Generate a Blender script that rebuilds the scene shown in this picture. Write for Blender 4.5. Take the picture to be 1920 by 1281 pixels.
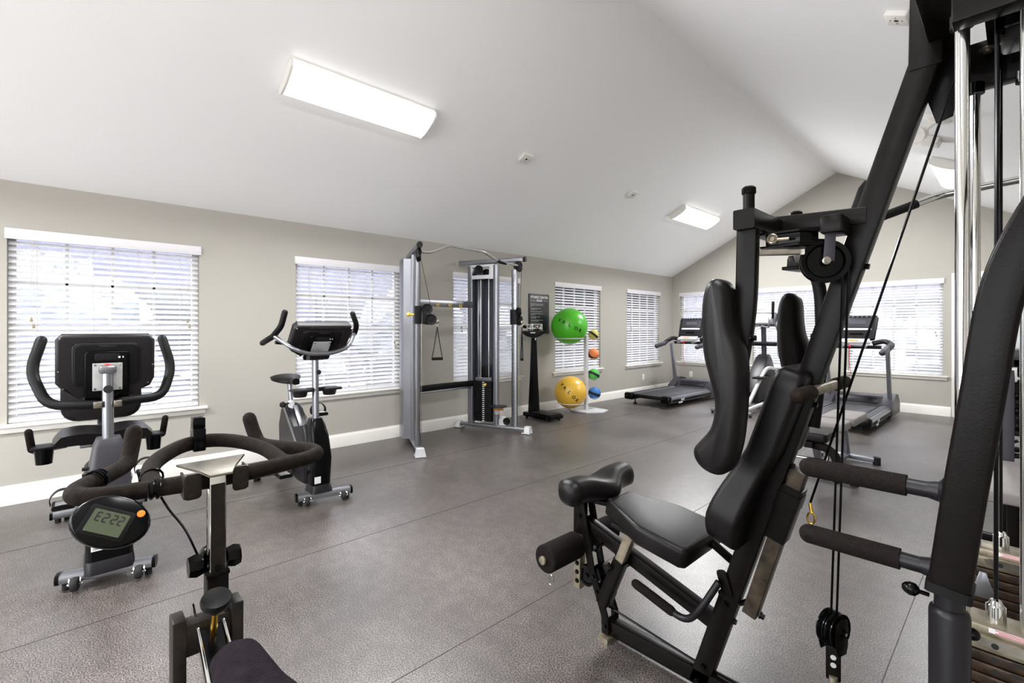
import bpy, bmesh, math, random
from mathutils import Vector, Matrix, Quaternion
random.seed(7)
PI = math.pi
for o in list(bpy.data.objects):
    bpy.data.objects.remove(o, do_unlink=True)
scene = bpy.context.scene
COL = scene.collection

# ------------------------------------------------------------------ camera
EYE = 1.33                      # eye height
cam_data = bpy.data.cameras.new('camera')
cam_data.sensor_width = 36.0
cam_data.lens = 885.35 / 1920 * 36.0
cam_data.shift_y = -(640.5 - 614.64) / 1920
cam_data.clip_start = 0.05
cam_data.clip_end = 200
camera = bpy.data.objects.new('camera', cam_data)
COL.objects.link(camera)
camera.location = (0, 0, EYE)
camera.rotation_euler = (PI / 2, 0, 0.82071148)
scene.camera = camera

# ------------------------------------------------------------------ world, exposure
world = bpy.data.worlds.new('world'); scene.world = world
world.use_nodes = True
wb = world.node_tree.nodes['Background']
wb.inputs['Color'].default_value = (0.93, 0.965, 1.0, 1)
wb.inputs['Strength'].default_value = 5.5
scene.view_settings.view_transform = 'Standard'
scene.view_settings.look = 'None'
scene.view_settings.gamma = 1.0
scene.view_settings.use_curve_mapping = False
scene.view_settings.exposure = 0.92
sun_data = bpy.data.lights.new('sun', 'SUN'); sun_data.energy = 11.0; sun_data.angle = 0.012; sun_data.color = (1.0, 0.97, 0.93)
sun = bpy.data.objects.new('sun', sun_data); COL.objects.link(sun)
sun.rotation_euler = Vector((0.42, 0.22, -0.95)).to_track_quat('-Z', 'Y').to_euler()
LAMP_W = 66.0                   # watts of each ceiling fixture

# ------------------------------------------------------------------ materials
def lin(c):
    return tuple(((v / 12.92) if v <= 0.04045 else ((v + 0.055) / 1.055) ** 2.4) for v in c)
def hexc(h):
    return lin(tuple(int(h[i:i + 2], 16) / 255 for i in (0, 2, 4)))
def mat(name, col, rough=0.5, metal=0.0, spec=0.5, noise=None, bump=None, coat=0.0, trans=None, emit=None):
    """noise=(scale, second colour, contrast) mottles the colour; bump=(scale, strength)."""
    m = bpy.data.materials.new(name); m.use_nodes = True
    nt = m.node_tree; N = nt.nodes; L = nt.links
    b = N['Principled BSDF']
    c = hexc(col) if isinstance(col, str) else col
    b.inputs['Base Color'].default_value = (*c, 1)
    b.inputs['Roughness'].default_value = rough
    b.inputs['Metallic'].default_value = metal
    b.inputs['Specular IOR Level'].default_value = spec
    b.inputs['Coat Weight'].default_value = coat
    tc = N.new('ShaderNodeTexCoord')
    if noise:
        n = N.new('ShaderNodeTexNoise'); n.inputs['Scale'].default_value = noise[0]; n.inputs['Detail'].default_value = 6
        L.new(tc.outputs['Object'], n.inputs['Vector'])
        r = N.new('ShaderNodeValToRGB')
        k = noise[2]
        r.color_ramp.elements[0].position = 0.5 - k; r.color_ramp.elements[1].position = 0.5 + k
        r.color_ramp.elements[0].color = (*c, 1)
        c2 = hexc(noise[1]) if isinstance(noise[1], str) else noise[1]
        r.color_ramp.elements[1].color = (*c2, 1)
        L.new(n.outputs['Fac'], r.inputs['Fac']); L.new(r.outputs['Color'], b.inputs['Base Color'])
    if bump:
        n = N.new('ShaderNodeTexNoise'); n.inputs['Scale'].default_value = bump[0]; n.inputs['Detail'].default_value = 4
        L.new(tc.outputs['Object'], n.inputs['Vector'])
        bp = N.new('ShaderNodeBump'); bp.inputs['Strength'].default_value = bump[1]; bp.inputs['Distance'].default_value = 0.01
        L.new(n.outputs['Fac'], bp.inputs['Height']); L.new(bp.outputs['Normal'], b.inputs['Normal'])
    if emit:
        b.inputs['Emission Color'].default_value = (*lin(emit[0]), 1)
        b.inputs['Emission Strength'].default_value = emit[1]
    if trans:
        t = N.new('ShaderNodeBsdfTranslucent'); t.inputs['Color'].default_value = (*trans[0], 1)
        mx = N.new('ShaderNodeMixShader'); mx.inputs[0].default_value = trans[1]
        L.new(b.outputs[0], mx.inputs[1]); L.new(t.outputs[0], mx.inputs[2])
        L.new(mx.outputs[0], N['Material Output'].inputs['Surface'])
    return m

M = dict(
    wall=mat('wall_paint', 'aeaaa2', 0.9, spec=0.2, bump=(90, 0.12)),
    ceil=mat('ceiling_paint', 'f8f8f8', 0.95, spec=0.1, bump=(60, 0.08)),
    trim=mat('white_trim', 'e9e6e0', 0.5),
    vinyl=mat('white_vinyl', 'e4e4e2', 0.45),
    slat=mat('blind_slat', 'f6f5f5', 0.5, trans=((0.97, 0.97, 0.98), 0.68)),
    valance=mat('blind_valance', 'dcd9dc', 0.45),
    cord=mat('blind_cord', 'b9b0a4', 0.8),
    tassel=mat('wooden_tassel', '94856c', 0.7),
    black=mat('black_powder_coat', '080605', 0.32, spec=0.11, noise=(30, '110d0b', 0.3), bump=(260, 0.04)),
    blackg=mat('black_gloss_plastic', '040405', 0.2, spec=0.16),
    blackm=mat('black_matte_plastic', '0a090a', 0.5, spec=0.2),
    foam=mat('black_foam', '120f0e', 0.9, spec=0.1, noise=(160, '1f1a18', 0.2), bump=(300, 0.35)),
    foamb=mat('brown_worn_foam', '120e0b', 0.85, spec=0.12, noise=(60, '241d18', 0.25), bump=(220, 0.3)),
    vinylb=mat('black_upholstery', '0b0909', 0.34, spec=0.2, noise=(20, '110e0e', 0.3), bump=(420, 0.12)),
    vinylg=mat('grey_upholstery', '8d8886', 0.5, bump=(300, 0.1)),
    chrome=mat('chrome', 'd8d8d6', 0.12, 1.0),
    steel=mat('brushed_steel', 'a9a49a', 0.32, 1.0, noise=(60, '8d877c', 0.3)),
    worn=mat('worn_zinc', 'a89f8c', 0.42, 0.75, noise=(25, '6f6656', 0.25)),
    silver=mat('silver_paint', '8b8c92', 0.28, 0.8),
    silverl=mat('light_silver_plastic', 'c9c9cc', 0.4, 0.1),
    greyp=mat('grey_plastic', '343238', 0.4, spec=0.35),
    greyd=mat('dark_grey_plastic', '141216', 0.38, spec=0.3),
    greyv=mat('console_shell', '181417', 0.45, spec=0.3, bump=(300, 0.05)),
    rubber=mat('rubber', '141312', 0.8),
    belt=mat('tread_belt', '2a292d', 0.5, bump=(300, 0.08)),
    lcd=mat('lcd_green', '4c5440', 0.2),
    lcdoff=mat('lcd_off', '4a4c50', 0.2),
    ink=mat('black_ink', '0c0b0b', 0.6),
    white=mat('white_label', 'e6e6e6', 0.5),
    paleg=mat('pale_grey_metal', 'c4c6c4', 0.4, 0.3),
    orange=mat('orange_plastic', 'e08a2a', 0.5),
    yellow=mat('yellow_plastic', 'd8b23a', 0.45),
    red=mat('red_plastic', 'b3222a', 0.4),
    green=mat('green_ball', '4bb51f', 0.32, spec=0.6),
    ballyel=mat('yellow_ball', 'e3b43c', 0.32, spec=0.6),
    medyel=mat('yellow_rubber', 'cdbb62', 0.6), medor=mat('orange_rubber', 'e08048', 0.6),
    medgr=mat('green_rubber', '4fb04a', 0.6), medbl=mat('blue_rubber', '2f72b8', 0.6),
    glassy=mat('smoked_panel', '3c3e49', 0.15, coat=0.3), column=mat('column_steel', '8e8f93', 0.3, 1.0), armgrey=mat('grey_arm_paint', '77777d', 0.35, 0.35),
    plate=mat('iron_plate', '1b1410', 0.42, 0.5, noise=(40, '4a3728', 0.28)),
    wornd=mat('dark_worn_steel', '5a4f42', 0.4, 0.7, noise=(22, '241d17', 0.25)), seam=mat('seam', '403a39', 0.8),
    velvet=mat('plum_velvet', '120c11', 0.95, spec=0.1, noise=(45, '20181f', 0.2), bump=(200, 0.3)),
    gold=mat('brass', 'c59a3c', 0.25, 1.0),
    door=mat('door_paint', 'd9dfe0', 0.5), greendk=mat('dark_green_fabric', '1e5b45', 0.8),
    sign=mat('sign_black', '161315', 0.4), rust=mat('rusty_black', '0b0806', 0.42, 0.3, noise=(35, '22180f', 0.14)),
    ground=mat('outside_ground', 'a09fa2', 0.9), hedge=mat('outside_foliage', '565a62', 0.9, noise=(6, '83868f', 0.3)),
)
def glass_mat():
    m = bpy.data.materials.new('window_glass'); m.use_nodes = True
    nt = m.node_tree; N = nt.nodes; L = nt.links
    N.remove(N['Principled BSDF'])
    t = N.new('ShaderNodeBsdfTransparent'); t.inputs['Color'].default_value = (0.96, 0.97, 0.98, 1)
    g = N.new('ShaderNodeBsdfGlossy'); g.inputs['Roughness'].default_value = 0.03
    f = N.new('ShaderNodeFresnel'); f.inputs['IOR'].default_value = 1.45
    x = N.new('ShaderNodeMixShader')
    L.new(f.outputs[0], x.inputs[0]); L.new(t.outputs[0], x.inputs[1]); L.new(g.outputs[0], x.inputs[2])
    L.new(x.outputs[0], N['Material Output'].inputs['Surface'])
    return m
M['glass'] = glass_mat()
def floor_mat():
    m = bpy.data.materials.new('rubber_floor'); m.use_nodes = True
    nt = m.node_tree; N = nt.nodes; L = nt.links; b = N['Principled BSDF']
    tc = N.new('ShaderNodeTexCoord')
    def noise(s, d=6):
        n = N.new('ShaderNodeTexNoise'); n.inputs['Scale'].default_value = s; n.inputs['Detail'].default_value = d
        L.new(tc.outputs['Object'], n.inputs['Vector']); return n
    fine = noise(190, 3); big = noise(1.1, 5)
    r1 = N.new('ShaderNodeValToRGB')
    r1.color_ramp.elements[0].position = 0.43; r1.color_ramp.elements[0].color = (*hexc('120f0e'), 1)
    r1.color_ramp.elements[1].position = 0.58; r1.color_ramp.elements[1].color = (*hexc('7a726e'), 1)
    L.new(fine.outputs['Fac'], r1.inputs['Fac'])
    r2 = N.new('ShaderNodeValToRGB')
    r2.color_ramp.elements[0].position = 0.3; r2.color_ramp.elements[0].color = (0.55, 0.53, 0.52, 1)
    r2.color_ramp.elements[1].position = 0.7; r2.color_ramp.elements[1].color = (1.15, 1.14, 1.14, 1)
    L.new(big.outputs['Fac'], r2.inputs['Fac'])
    mx = N.new('ShaderNodeMix'); mx.data_type = 'RGBA'; mx.blend_type = 'MULTIPLY'; mx.inputs[0].default_value = 1
    L.new(r1.outputs['Color'], mx.inputs[6]); L.new(r2.outputs['Color'], mx.inputs[7])
    mid = noise(14, 8)
    r3 = N.new('ShaderNodeValToRGB')
    r3.color_ramp.elements[0].position = 0.38; r3.color_ramp.elements[0].color = (0.82, 0.815, 0.81, 1)
    r3.color_ramp.elements[1].position = 0.64; r3.color_ramp.elements[1].color = (1.12, 1.115, 1.115, 1)
    L.new(mid.outputs['Fac'], r3.inputs['Fac'])
    mx2 = N.new('ShaderNodeMix'); mx2.data_type = 'RGBA'; mx2.blend_type = 'MULTIPLY'; mx2.inputs[0].default_value = 1
    L.new(mx.outputs[2], mx2.inputs[6]); L.new(r3.outputs['Color'], mx2.inputs[7])
    L.new(mx2.outputs[2], b.inputs['Base Color'])
    mr = N.new('ShaderNodeMapRange'); mr.inputs['To Min'].default_value = 0.27; mr.inputs['To Max'].default_value = 0.46
    L.new(big.outputs['Fac'], mr.inputs['Value']); L.new(mr.outputs[0], b.inputs['Roughness'])
    bp = N.new('ShaderNodeBump'); bp.inputs['Strength'].default_value = 0.12; bp.inputs['Distance'].default_value = 0.002
    L.new(fine.outputs['Fac'], bp.inputs['Height']); L.new(bp.outputs['Normal'], b.inputs['Normal'])
    b.inputs['Specular IOR Level'].default_value = 1.0
    return m
M['floor'] = floor_mat()

# ------------------------------------------------------------------ mesh helpers
def fillet(pts, r, n=5):
    """Round the inner corners of a polyline."""
    P = [Vector(p) for p in pts]; out = [P[0]]
    for i in range(1, len(P) - 1):
        a, b, c = P[i - 1], P[i], P[i + 1]
        d1 = (a - b); d2 = (c - b); k = min(r, d1.length * 0.49, d2.length * 0.49)
        p1 = b + d1.normalized() * k; p2 = b + d2.normalized() * k
        for j in range(n + 1):
            t = j / n
            out.append(p1 * (1 - t) ** 2 + b * 2 * t * (1 - t) + p2 * t ** 2)
    out.append(P[-1]); return out
def spline(pts, n=6, closed=False):
    P = [Vector(p) for p in pts]; out = []; m = len(P)
    rng = range(m) if closed else range(m - 1)
    for i in rng:
        if closed: a, b, c, d = P[i - 1], P[i], P[(i + 1) % m], P[(i + 2) % m]
        else: a, b, c, d = P[max(i - 1, 0)], P[i], P[i + 1], P[min(i + 2, m - 1)]
        for j in range(n):
            t = j / n
            out.append(0.5 * ((2 * b) + (c - a) * t + (2 * a - 5 * b + 4 * c - d) * t * t + (3 * b - a - 3 * c + d) * t ** 3))
    if not closed: out.append(P[-1])
    return out
def rrect(w, h, r, n=3):
    r = min(r, w * 0.499, h * 0.499); o = []
    for cx, cy, a0 in ((w / 2 - r, h / 2 - r, 0), (-w / 2 + r, h / 2 - r, 90), (-w / 2 + r, -h / 2 + r, 180), (w / 2 - r, -h / 2 + r, 270)):
        for j in range(n + 1):
            a = math.radians(a0 + 90 * j / n); o.append((cx + r * math.cos(a), cy + r * math.sin(a)))
    return o
def circ(r, n=14, ry=None):
    ry = ry or r
    return [(r * math.cos(2 * PI * i / n), ry * math.sin(2 * PI * i / n)) for i in range(n)]

class MB:
    def __init__(s): s.bm = bmesh.new(); s.mi = 0
    def use(s, i): s.mi = i; return s
    def _join(s, rings, closed=False, cap=True):
        bm = s.bm; R = [[bm.verts.new(p) for p in r] for r in rings]; n = len(R[0])
        m = len(R)
        for i in range(m if closed else m - 1):
            a, b = R[i], R[(i + 1) % m]
            for j in range(n):
                f = bm.faces.new((a[j], a[(j + 1) % n], b[(j + 1) % n], b[j])); f.material_index = s.mi
        if cap and not closed:
            f = bm.faces.new(list(reversed(R[0]))); f.material_index = s.mi
            f = bm.faces.new(R[-1]); f.material_index = s.mi
        return R
    def sweep(s, pts, sec, up=(0, 0, 1), closed=False, scales=None, cap=True):
        P = [Vector(p) for p in pts]; m = len(P); rings = []; up = Vector(up)
        prev = None
        for i, p in enumerate(P):
            if closed: t = (P[(i + 1) % m] - P[i - 1])
            else: t = P[min(i + 1, m - 1)] - P[max(i - 1, 0)]
            t.normalize()
            if prev is None:
                u = up if abs(up.dot(t)) < 0.97 else (Vector((1, 0, 0)) if abs(t.x) < 0.9 else Vector((0, 1, 0)))
            else: u = prev
            sd = t.cross(u); 
            if sd.length < 1e-6: sd = t.orthogonal()
            sd.normalize(); n = sd.cross(t).normalized(); prev = n
            k = scales[i] if scales else 1
            k = k if isinstance(k, tuple) else (k, k)
            rings.append([p + sd * a * k[0] + n * b * k[1] for a, b in sec])
        s._join(rings, closed, cap); return s
    def tube(s, pts, r, seg=12, closed=False, cap=True, round_=False, scales=None):
        pts = [Vector(p) for p in pts]
        if round_:
            d0 = (pts[0] - pts[1]).normalized(); d1 = (pts[-1] - pts[-2]).normalized()
            pre = [pts[0] + d0 * r * math.sin(a) for a in (1.45, 1.1, 0.6)]; ps = [math.cos(a) for a in (1.45, 1.1, 0.6)]
            post = [pts[-1] + d1 * r * math.sin(a) for a in (0.6, 1.1, 1.45)]; qs = [math.cos(a) for a in (0.6, 1.1, 1.45)]
            sc = scales or [1] * len(pts)
            return s.sweep(pre + pts + post, circ(r, seg), closed=False, scales=ps + sc + qs)
        return s.sweep(pts, circ(r, seg), closed=closed, cap=cap, scales=scales)
    def cyl(s, a, b, r, r2=None, seg=20, cap=True):
        return s.sweep([a, b], circ(r, seg), scales=[1, (r2 if r2 is not None else r) / r], cap=cap)
    def bar(s, pts, w, h, up=(0, 0, 1), r=0.006, closed=False):
        return s.sweep(pts, rrect(w, h, r, 2), up=up, closed=closed)
    def box(s, c, size, rot=None, bev=0.004, seg=2, mtx=None):
        t = bmesh.new(); bmesh.ops.create_cube(t, size=1)
        bmesh.ops.scale(t, vec=size, verts=t.verts)
        if bev > 0:
            bmesh.ops.bevel(t, geom=t.edges[:], offset=min(bev, min(size) * 0.49), segments=seg, profile=0.5, affect='EDGES')
        X = Matrix.Translation(Vector(c))
        if rot: X = X @ (Matrix.Rotation(rot[2], 4, 'Z') @ Matrix.Rotation(rot[1], 4, 'Y') @ Matrix.Rotation(rot[0], 4, 'X'))
        if mtx: X = mtx @ X
        s._merge(t, X); return s
    def _merge(s, t, X=Matrix()):
        mp = {}
        for v in t.verts: mp[v] = s.bm.verts.new(X @ v.co)
        for f in t.faces:
            try:
                g = s.bm.faces.new([mp[v] for v in f.verts]); g.material_index = s.mi
            except ValueError: pass
        t.free()
    def prism(s, outline, c, U, V, th, bev=0.0, seg=2):
        """Outline (u,v) extruded th along U x V, centred on c."""
        U = Vector(U).normalized(); V = Vector(V).normalized(); Nn = U.cross(V).normalized(); c = Vector(c)
        t = bmesh.new()
        a = [t.verts.new(c + U * u + V * v - Nn * th / 2) for u, v in outline]
        b = [t.verts.new(c + U * u + V * v + Nn * th / 2) for u, v in outline]
        n = len(a)
        t.faces.new(list(reversed(a))); t.faces.new(b)
        for i in range(n): t.faces.new((a[i], a[(i + 1) % n], b[(i + 1) % n], b[i]))
        if bev > 0:
            es = [e for e in t.edges if (e.verts[0] in a) == (e.verts[1] in a)]
            bmesh.ops.bevel(t, geom=es, offset=bev, segments=seg, profile=0.5, affect='EDGES', clamp_overlap=True)
        s._merge(t); return s
    def lathe(s, prof, o=(0, 0, 0), axis=(0, 0, 1), seg=28):
        """prof = [(radius, height)]"""
        ax = Vector(axis).normalized(); q = Vector((0, 0, 1)).rotation_difference(ax); o = Vector(o)
        rings = []
        for r, z in prof:
            r = max(r, 1e-4)
            rings.append([o + q @ Vector((r * math.cos(2 * PI * i / seg), r * math.sin(2 * PI * i / seg), z)) for i in range(seg)])
        s._join(rings); return s
    def ball(s, c, r, u=24, v=14, sc=(1, 1, 1)):
        t = bmesh.new(); bmesh.ops.create_uvsphere(t, u_segments=u, v_segments=v, radius=r)
        s._merge(t, Matrix.Translation(Vector(c)) @ Matrix.Diagonal((*sc, 1))); return s
    def loft(s, rings, cap=True): s._join([[Vector(p) for p in r] for r in rings], cap=cap); return s
    def bolt(s, c, ax, r=0.008, h=0.006):
        c = Vector(c); ax = Vector(ax).normalized()
        s.cyl(c, c + ax * h, r, seg=6); s.cyl(c - ax * 0.001, c + ax * h * 0.25, r * 1.45, seg=14); return s
    def build(s, name, mats, parent=None, smooth=38, **props):
        bmesh.ops.recalc_face_normals(s.bm, faces=s.bm.faces[:])
        me = bpy.data.meshes.new(name); s.bm.to_mesh(me); s.bm.free()
        for m in (mats if isinstance(mats, (list, tuple)) else [mats]): me.materials.append(M[m])
        me.polygons.foreach_set('use_smooth', [True] * len(me.polygons))
        me.set_sharp_from_angle(angle=math.radians(smooth))
        o = bpy.data.objects.new(name, me); COL.objects.link(o)
        if parent is not None:
            w = parent; off = Matrix()
            while w is not None:
                off = Matrix.Translation(-Vector(w.get('_o', (0, 0, 0)))) @ off if w.get('_o') else off
                w = w.parent
            if any(abs(v) > 1e-9 for v in off.translation): me.transform(off)
            o.parent = parent
        for k, v in props.items(): o[k] = v
        return o

def thing(name, label, cat, loc=(0, 0, 0), rz=0.0, group=None, world_coords=True):
    """An Empty at the thing's base. With world_coords its parts are drawn in room coordinates."""
    o = bpy.data.objects.new(name, None); COL.objects.link(o)
    o.empty_display_size = 0.1
    o.location = loc; o.rotation_euler = (0, 0, rz)
    o['label'] = label; o['category'] = cat
    if group: o['group'] = group
    if world_coords: o['_o'] = list(loc)
    return o
def structure(o):
    o['kind'] = 'structure'; return o
def dup(root, label, loc=None, rz=None):
    r = root.copy(); COL.objects.link(r); r['label'] = label
    if loc: r.location = loc
    if rz is not None: r.rotation_euler = (0, 0, rz)
    for ch in list(root.children):
        c = ch.copy(); COL.objects.link(c); c.parent = r
        for g in list(ch.children):
            d = g.copy(); COL.objects.link(d); d.parent = c
    return r
def text_bm(mb, txt, size, mtx, depth=0.001, align='CENTER', spacing=1.0, bold=0.0):
    cu = bpy.data.curves.new('t', 'FONT'); cu.body = txt; cu.size = size; cu.extrude = depth / 2
    cu.align_x = align; cu.align_y = 'CENTER'; cu.space_character = spacing; cu.offset = bold; cu.resolution_u = 2
    ob = bpy.data.objects.new('t', cu)
    me = bpy.data.meshes.new_from_object(ob)
    t = bmesh.new(); t.from_mesh(me); mb._merge(t, mtx)
    bpy.data.objects.remove(ob); bpy.data.meshes.remove(me); bpy.data.curves.remove(cu)
def frame(o, x, y):
    """Matrix with local x, y along the given directions, origin o."""
    X = Vector(x).normalized(); Y = Vector(y); Y = (Y - X * X.dot(Y)).normalized(); Z = X.cross(Y)
    m = Matrix((X, Y, Z)).transposed().to_4x4(); m.translation = Vector(o); return m
# ------------------------------------------------------------------ the room
XL, YF, XR, YB = -5.165, 9.603, 0.98, -3.0
HE, HA, XA = 2.436, 3.992, -2.132
SL = (HA - HE) / (XA - XL)
WT, WB = 2.06, 0.60             # window head and sill heights
def ceil_z(x): return HE + (x - XL) * SL if x < XA else HA - (x - XA) * SL
TH = 0.14
b = MB(); b.box(((XL + XR) / 2, (YB + YF) / 2, -0.05), (XR - XL + 0.4, YF - YB + 0.4, 0.10), bev=0)
floor = structure(b.build('floor', 'floor'))
# seams of the rubber sheets, cut as thin grooves into the top
b = MB()
for sx in (-4.09, -2.84, -1.60, -0.35): b.box((sx, (YB + YF) / 2, 0.0006), (0.0022, YF - YB, 0.0012), bev=0)
seams = b.build('floor_seams', 'seam', floor); seams['kind'] = 'structure'
WL = [(-0.357, 0.862), (1.715, 2.955), (3.74, 4.96), (5.775, 7.0), (7.85, 9.08)]     # windows of the left wall, y
WF = [(-4.985, -3.80), (-3.50, -2.31), (-1.965, -0.775)]                             # windows of the far wall, x
DF = (-0.60, 0.18)                                                                   # door in the far wall, x
def wall_boxes(b, holes, u0, u1, top, put):
    """holes = (u0, u1, z0, z1); put(u0, u1, z0, z1) adds one block."""
    hs = sorted(holes); u = u0
    for h in hs:
        put(u, h[0], 0, top)
        if h[2] > 0: put(h[0], h[1], 0, h[2])
        put(h[0], h[1], h[3], top); u = h[1]
    put(u, u1, 0, top)
b = MB()
wall_boxes(b, [(a, c, WB, WT) for a, c in WL], YB, YF + TH, HE,
           lambda a, c, z0, z1: b.box((XL - TH / 2, (a + c) / 2, (z0 + z1) / 2), (TH, c - a, z1 - z0), bev=0))
structure(b.build('wall_left', 'wall'))
b = MB()
wall_boxes(b, [(a, c, WB, WT) for a, c in WF] + [(DF[0], DF[1], 0, 2.04)], XL, XR + TH, HE,
           lambda a, c, z0, z1: b.box(((a + c) / 2, YF + TH / 2, (z0 + z1) / 2), (c - a, TH, z1 - z0), bev=0))
b.prism([(XL, HE), (2 * XA - XL, HE), (XA, HA)], (0, YF + TH / 2, 0), (1, 0, 0), (0, 0, 1), TH)
structure(b.build('wall_far', 'wall'))
b = MB(); b.box((XR + TH / 2, (YB + YF) / 2, HE / 2 + 0.1), (TH, YF - YB + 2 * TH, HE + 0.2), bev=0)
structure(b.build('wall_right', 'wall'))
b = MB(); WK = [(-4.6, -3.1), (-2.6, -1.1), (-0.8, 0.7)]  # unseen window openings, added to let more daylight into the room
wall_boxes(b, [(a, c, WB, WT + 0.1) for a, c in WK], XL - TH, XR + TH, 4.1,
           lambda a, c, z0, z1: b.box(((a + c) / 2, YB - TH / 2, (z0 + z1) / 2), (c - a, TH, z1 - z0), bev=0))
structure(b.build('wall_back', 'wall'))
b = MB(); T = 0.12
XE = 2 * XA - XL + 0.4; ZE = HE - SL * 0.4
b.prism([(XL - 0.3, HE - 0.3 * SL), (XA, HA), (XE, ZE), (XE, ZE + T), (XA, HA + T), (XL - 0.3, HE - 0.3 * SL + T)],
        (0, (YB + YF) / 2, 0), (1, 0, 0), (0, 0, 1), YF - YB + 0.5)
structure(b.build('ceiling', 'ceil'))
BH, BD = 0.145, 0.016
def base_profile(b, a, c, inward):
    a = Vector(a); c = Vector(c); n = Vector(inward)
    prof = [(0, 0), (BD, 0), (BD, BH - 0.03), (BD * 0.75, BH - 0.018), (BD * 0.45, BH - 0.012), (BD * 0.4, BH), (0, BH)]
    b.loft([[p + n * u + Vector((0, 0, v)) for u, v in prof] for p in (a, c)])
b = MB(); base_profile(b, (XL, YB, 0), (XL, YF, 0), (1, 0, 0)); structure(b.build('baseboard_left', 'trim'))
b = MB(); base_profile(b, (XL, YF, 0), (DF[0] - 0.09, YF, 0), (0, -1, 0)); base_profile(b, (DF[1] + 0.09, YF, 0), (XR, YF, 0), (0, -1, 0))
structure(b.build('baseboard_far', 'trim'))
b = MB(); base_profile(b, (XR, YB, 0), (XR, YF, 0), (-1, 0, 0)); structure(b.build('baseboard_right', 'trim'))

def window(i, o, U, Nn, w):
    """o = lower left corner of the opening on the room face, U along the wall, Nn into the room."""
    o = Vector(o); U = Vector(U); Nn = Vector(Nn); Z = Vector((0, 0, 1)); h = WT - WB
    e = bpy.data.objects.new('window_%d' % i, None); COL.objects.link(e); structure(e)
    def blk(b, u0, u1, z0, z1, d0, d1, bev=0.002):
        c = o + U * (u0 + u1) / 2 + Z * ((z0 + z1) / 2) + Nn * ((d0 + d1) / 2)
        sz = (abs(U.x) * (u1 - u0) + abs(Nn.x) * (d1 - d0), abs(U.y) * (u1 - u0) + abs(Nn.y) * (d1 - d0), z1 - z0)
        b.box(c, sz, bev=bev)
    b = MB(); t = 0.045
    blk(b, 0, t, 0, h, -0.13, -0.08); blk(b, w - t, w, 0, h, -0.13, -0.08)
    blk(b, t, w - t, 0, t, -0.13, -0.08); blk(b, t, w - t, h - t, h, -0.13, -0.08)
    blk(b, t, w - t, h * 0.5 - 0.025, h * 0.5 + 0.025, -0.12, -0.085)
    b.build('window_frame', 'vinyl', e)
    b = MB()
    for k in (1, 2, 3):
        u = t + (w - 2 * t) * k / 4; blk(b, u - 0.011, u + 0.011, t, h - t, -0.112, -0.094)
    for z in (h * 0.27, h * 0.74): blk(b, t, w - t, z - 0.011, z + 0.011, -0.112, -0.094)
    b.build('window_muntins', 'vinyl', e)
    b = MB(); blk(b, t, w - t, t, h - t, -0.106, -0.102, bev=0); b.build('window_pane', 'glass', e)
    b = MB(); blk(b, -0.06, w + 0.06, -0.018, 0.004, -0.08, 0.045, bev=0.004); blk(b, -0.045, w + 0.045, -0.062, -0.018, 0.0, 0.018, bev=0.003)
    b.build('window_sill', 'trim', e)
    return e
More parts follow.
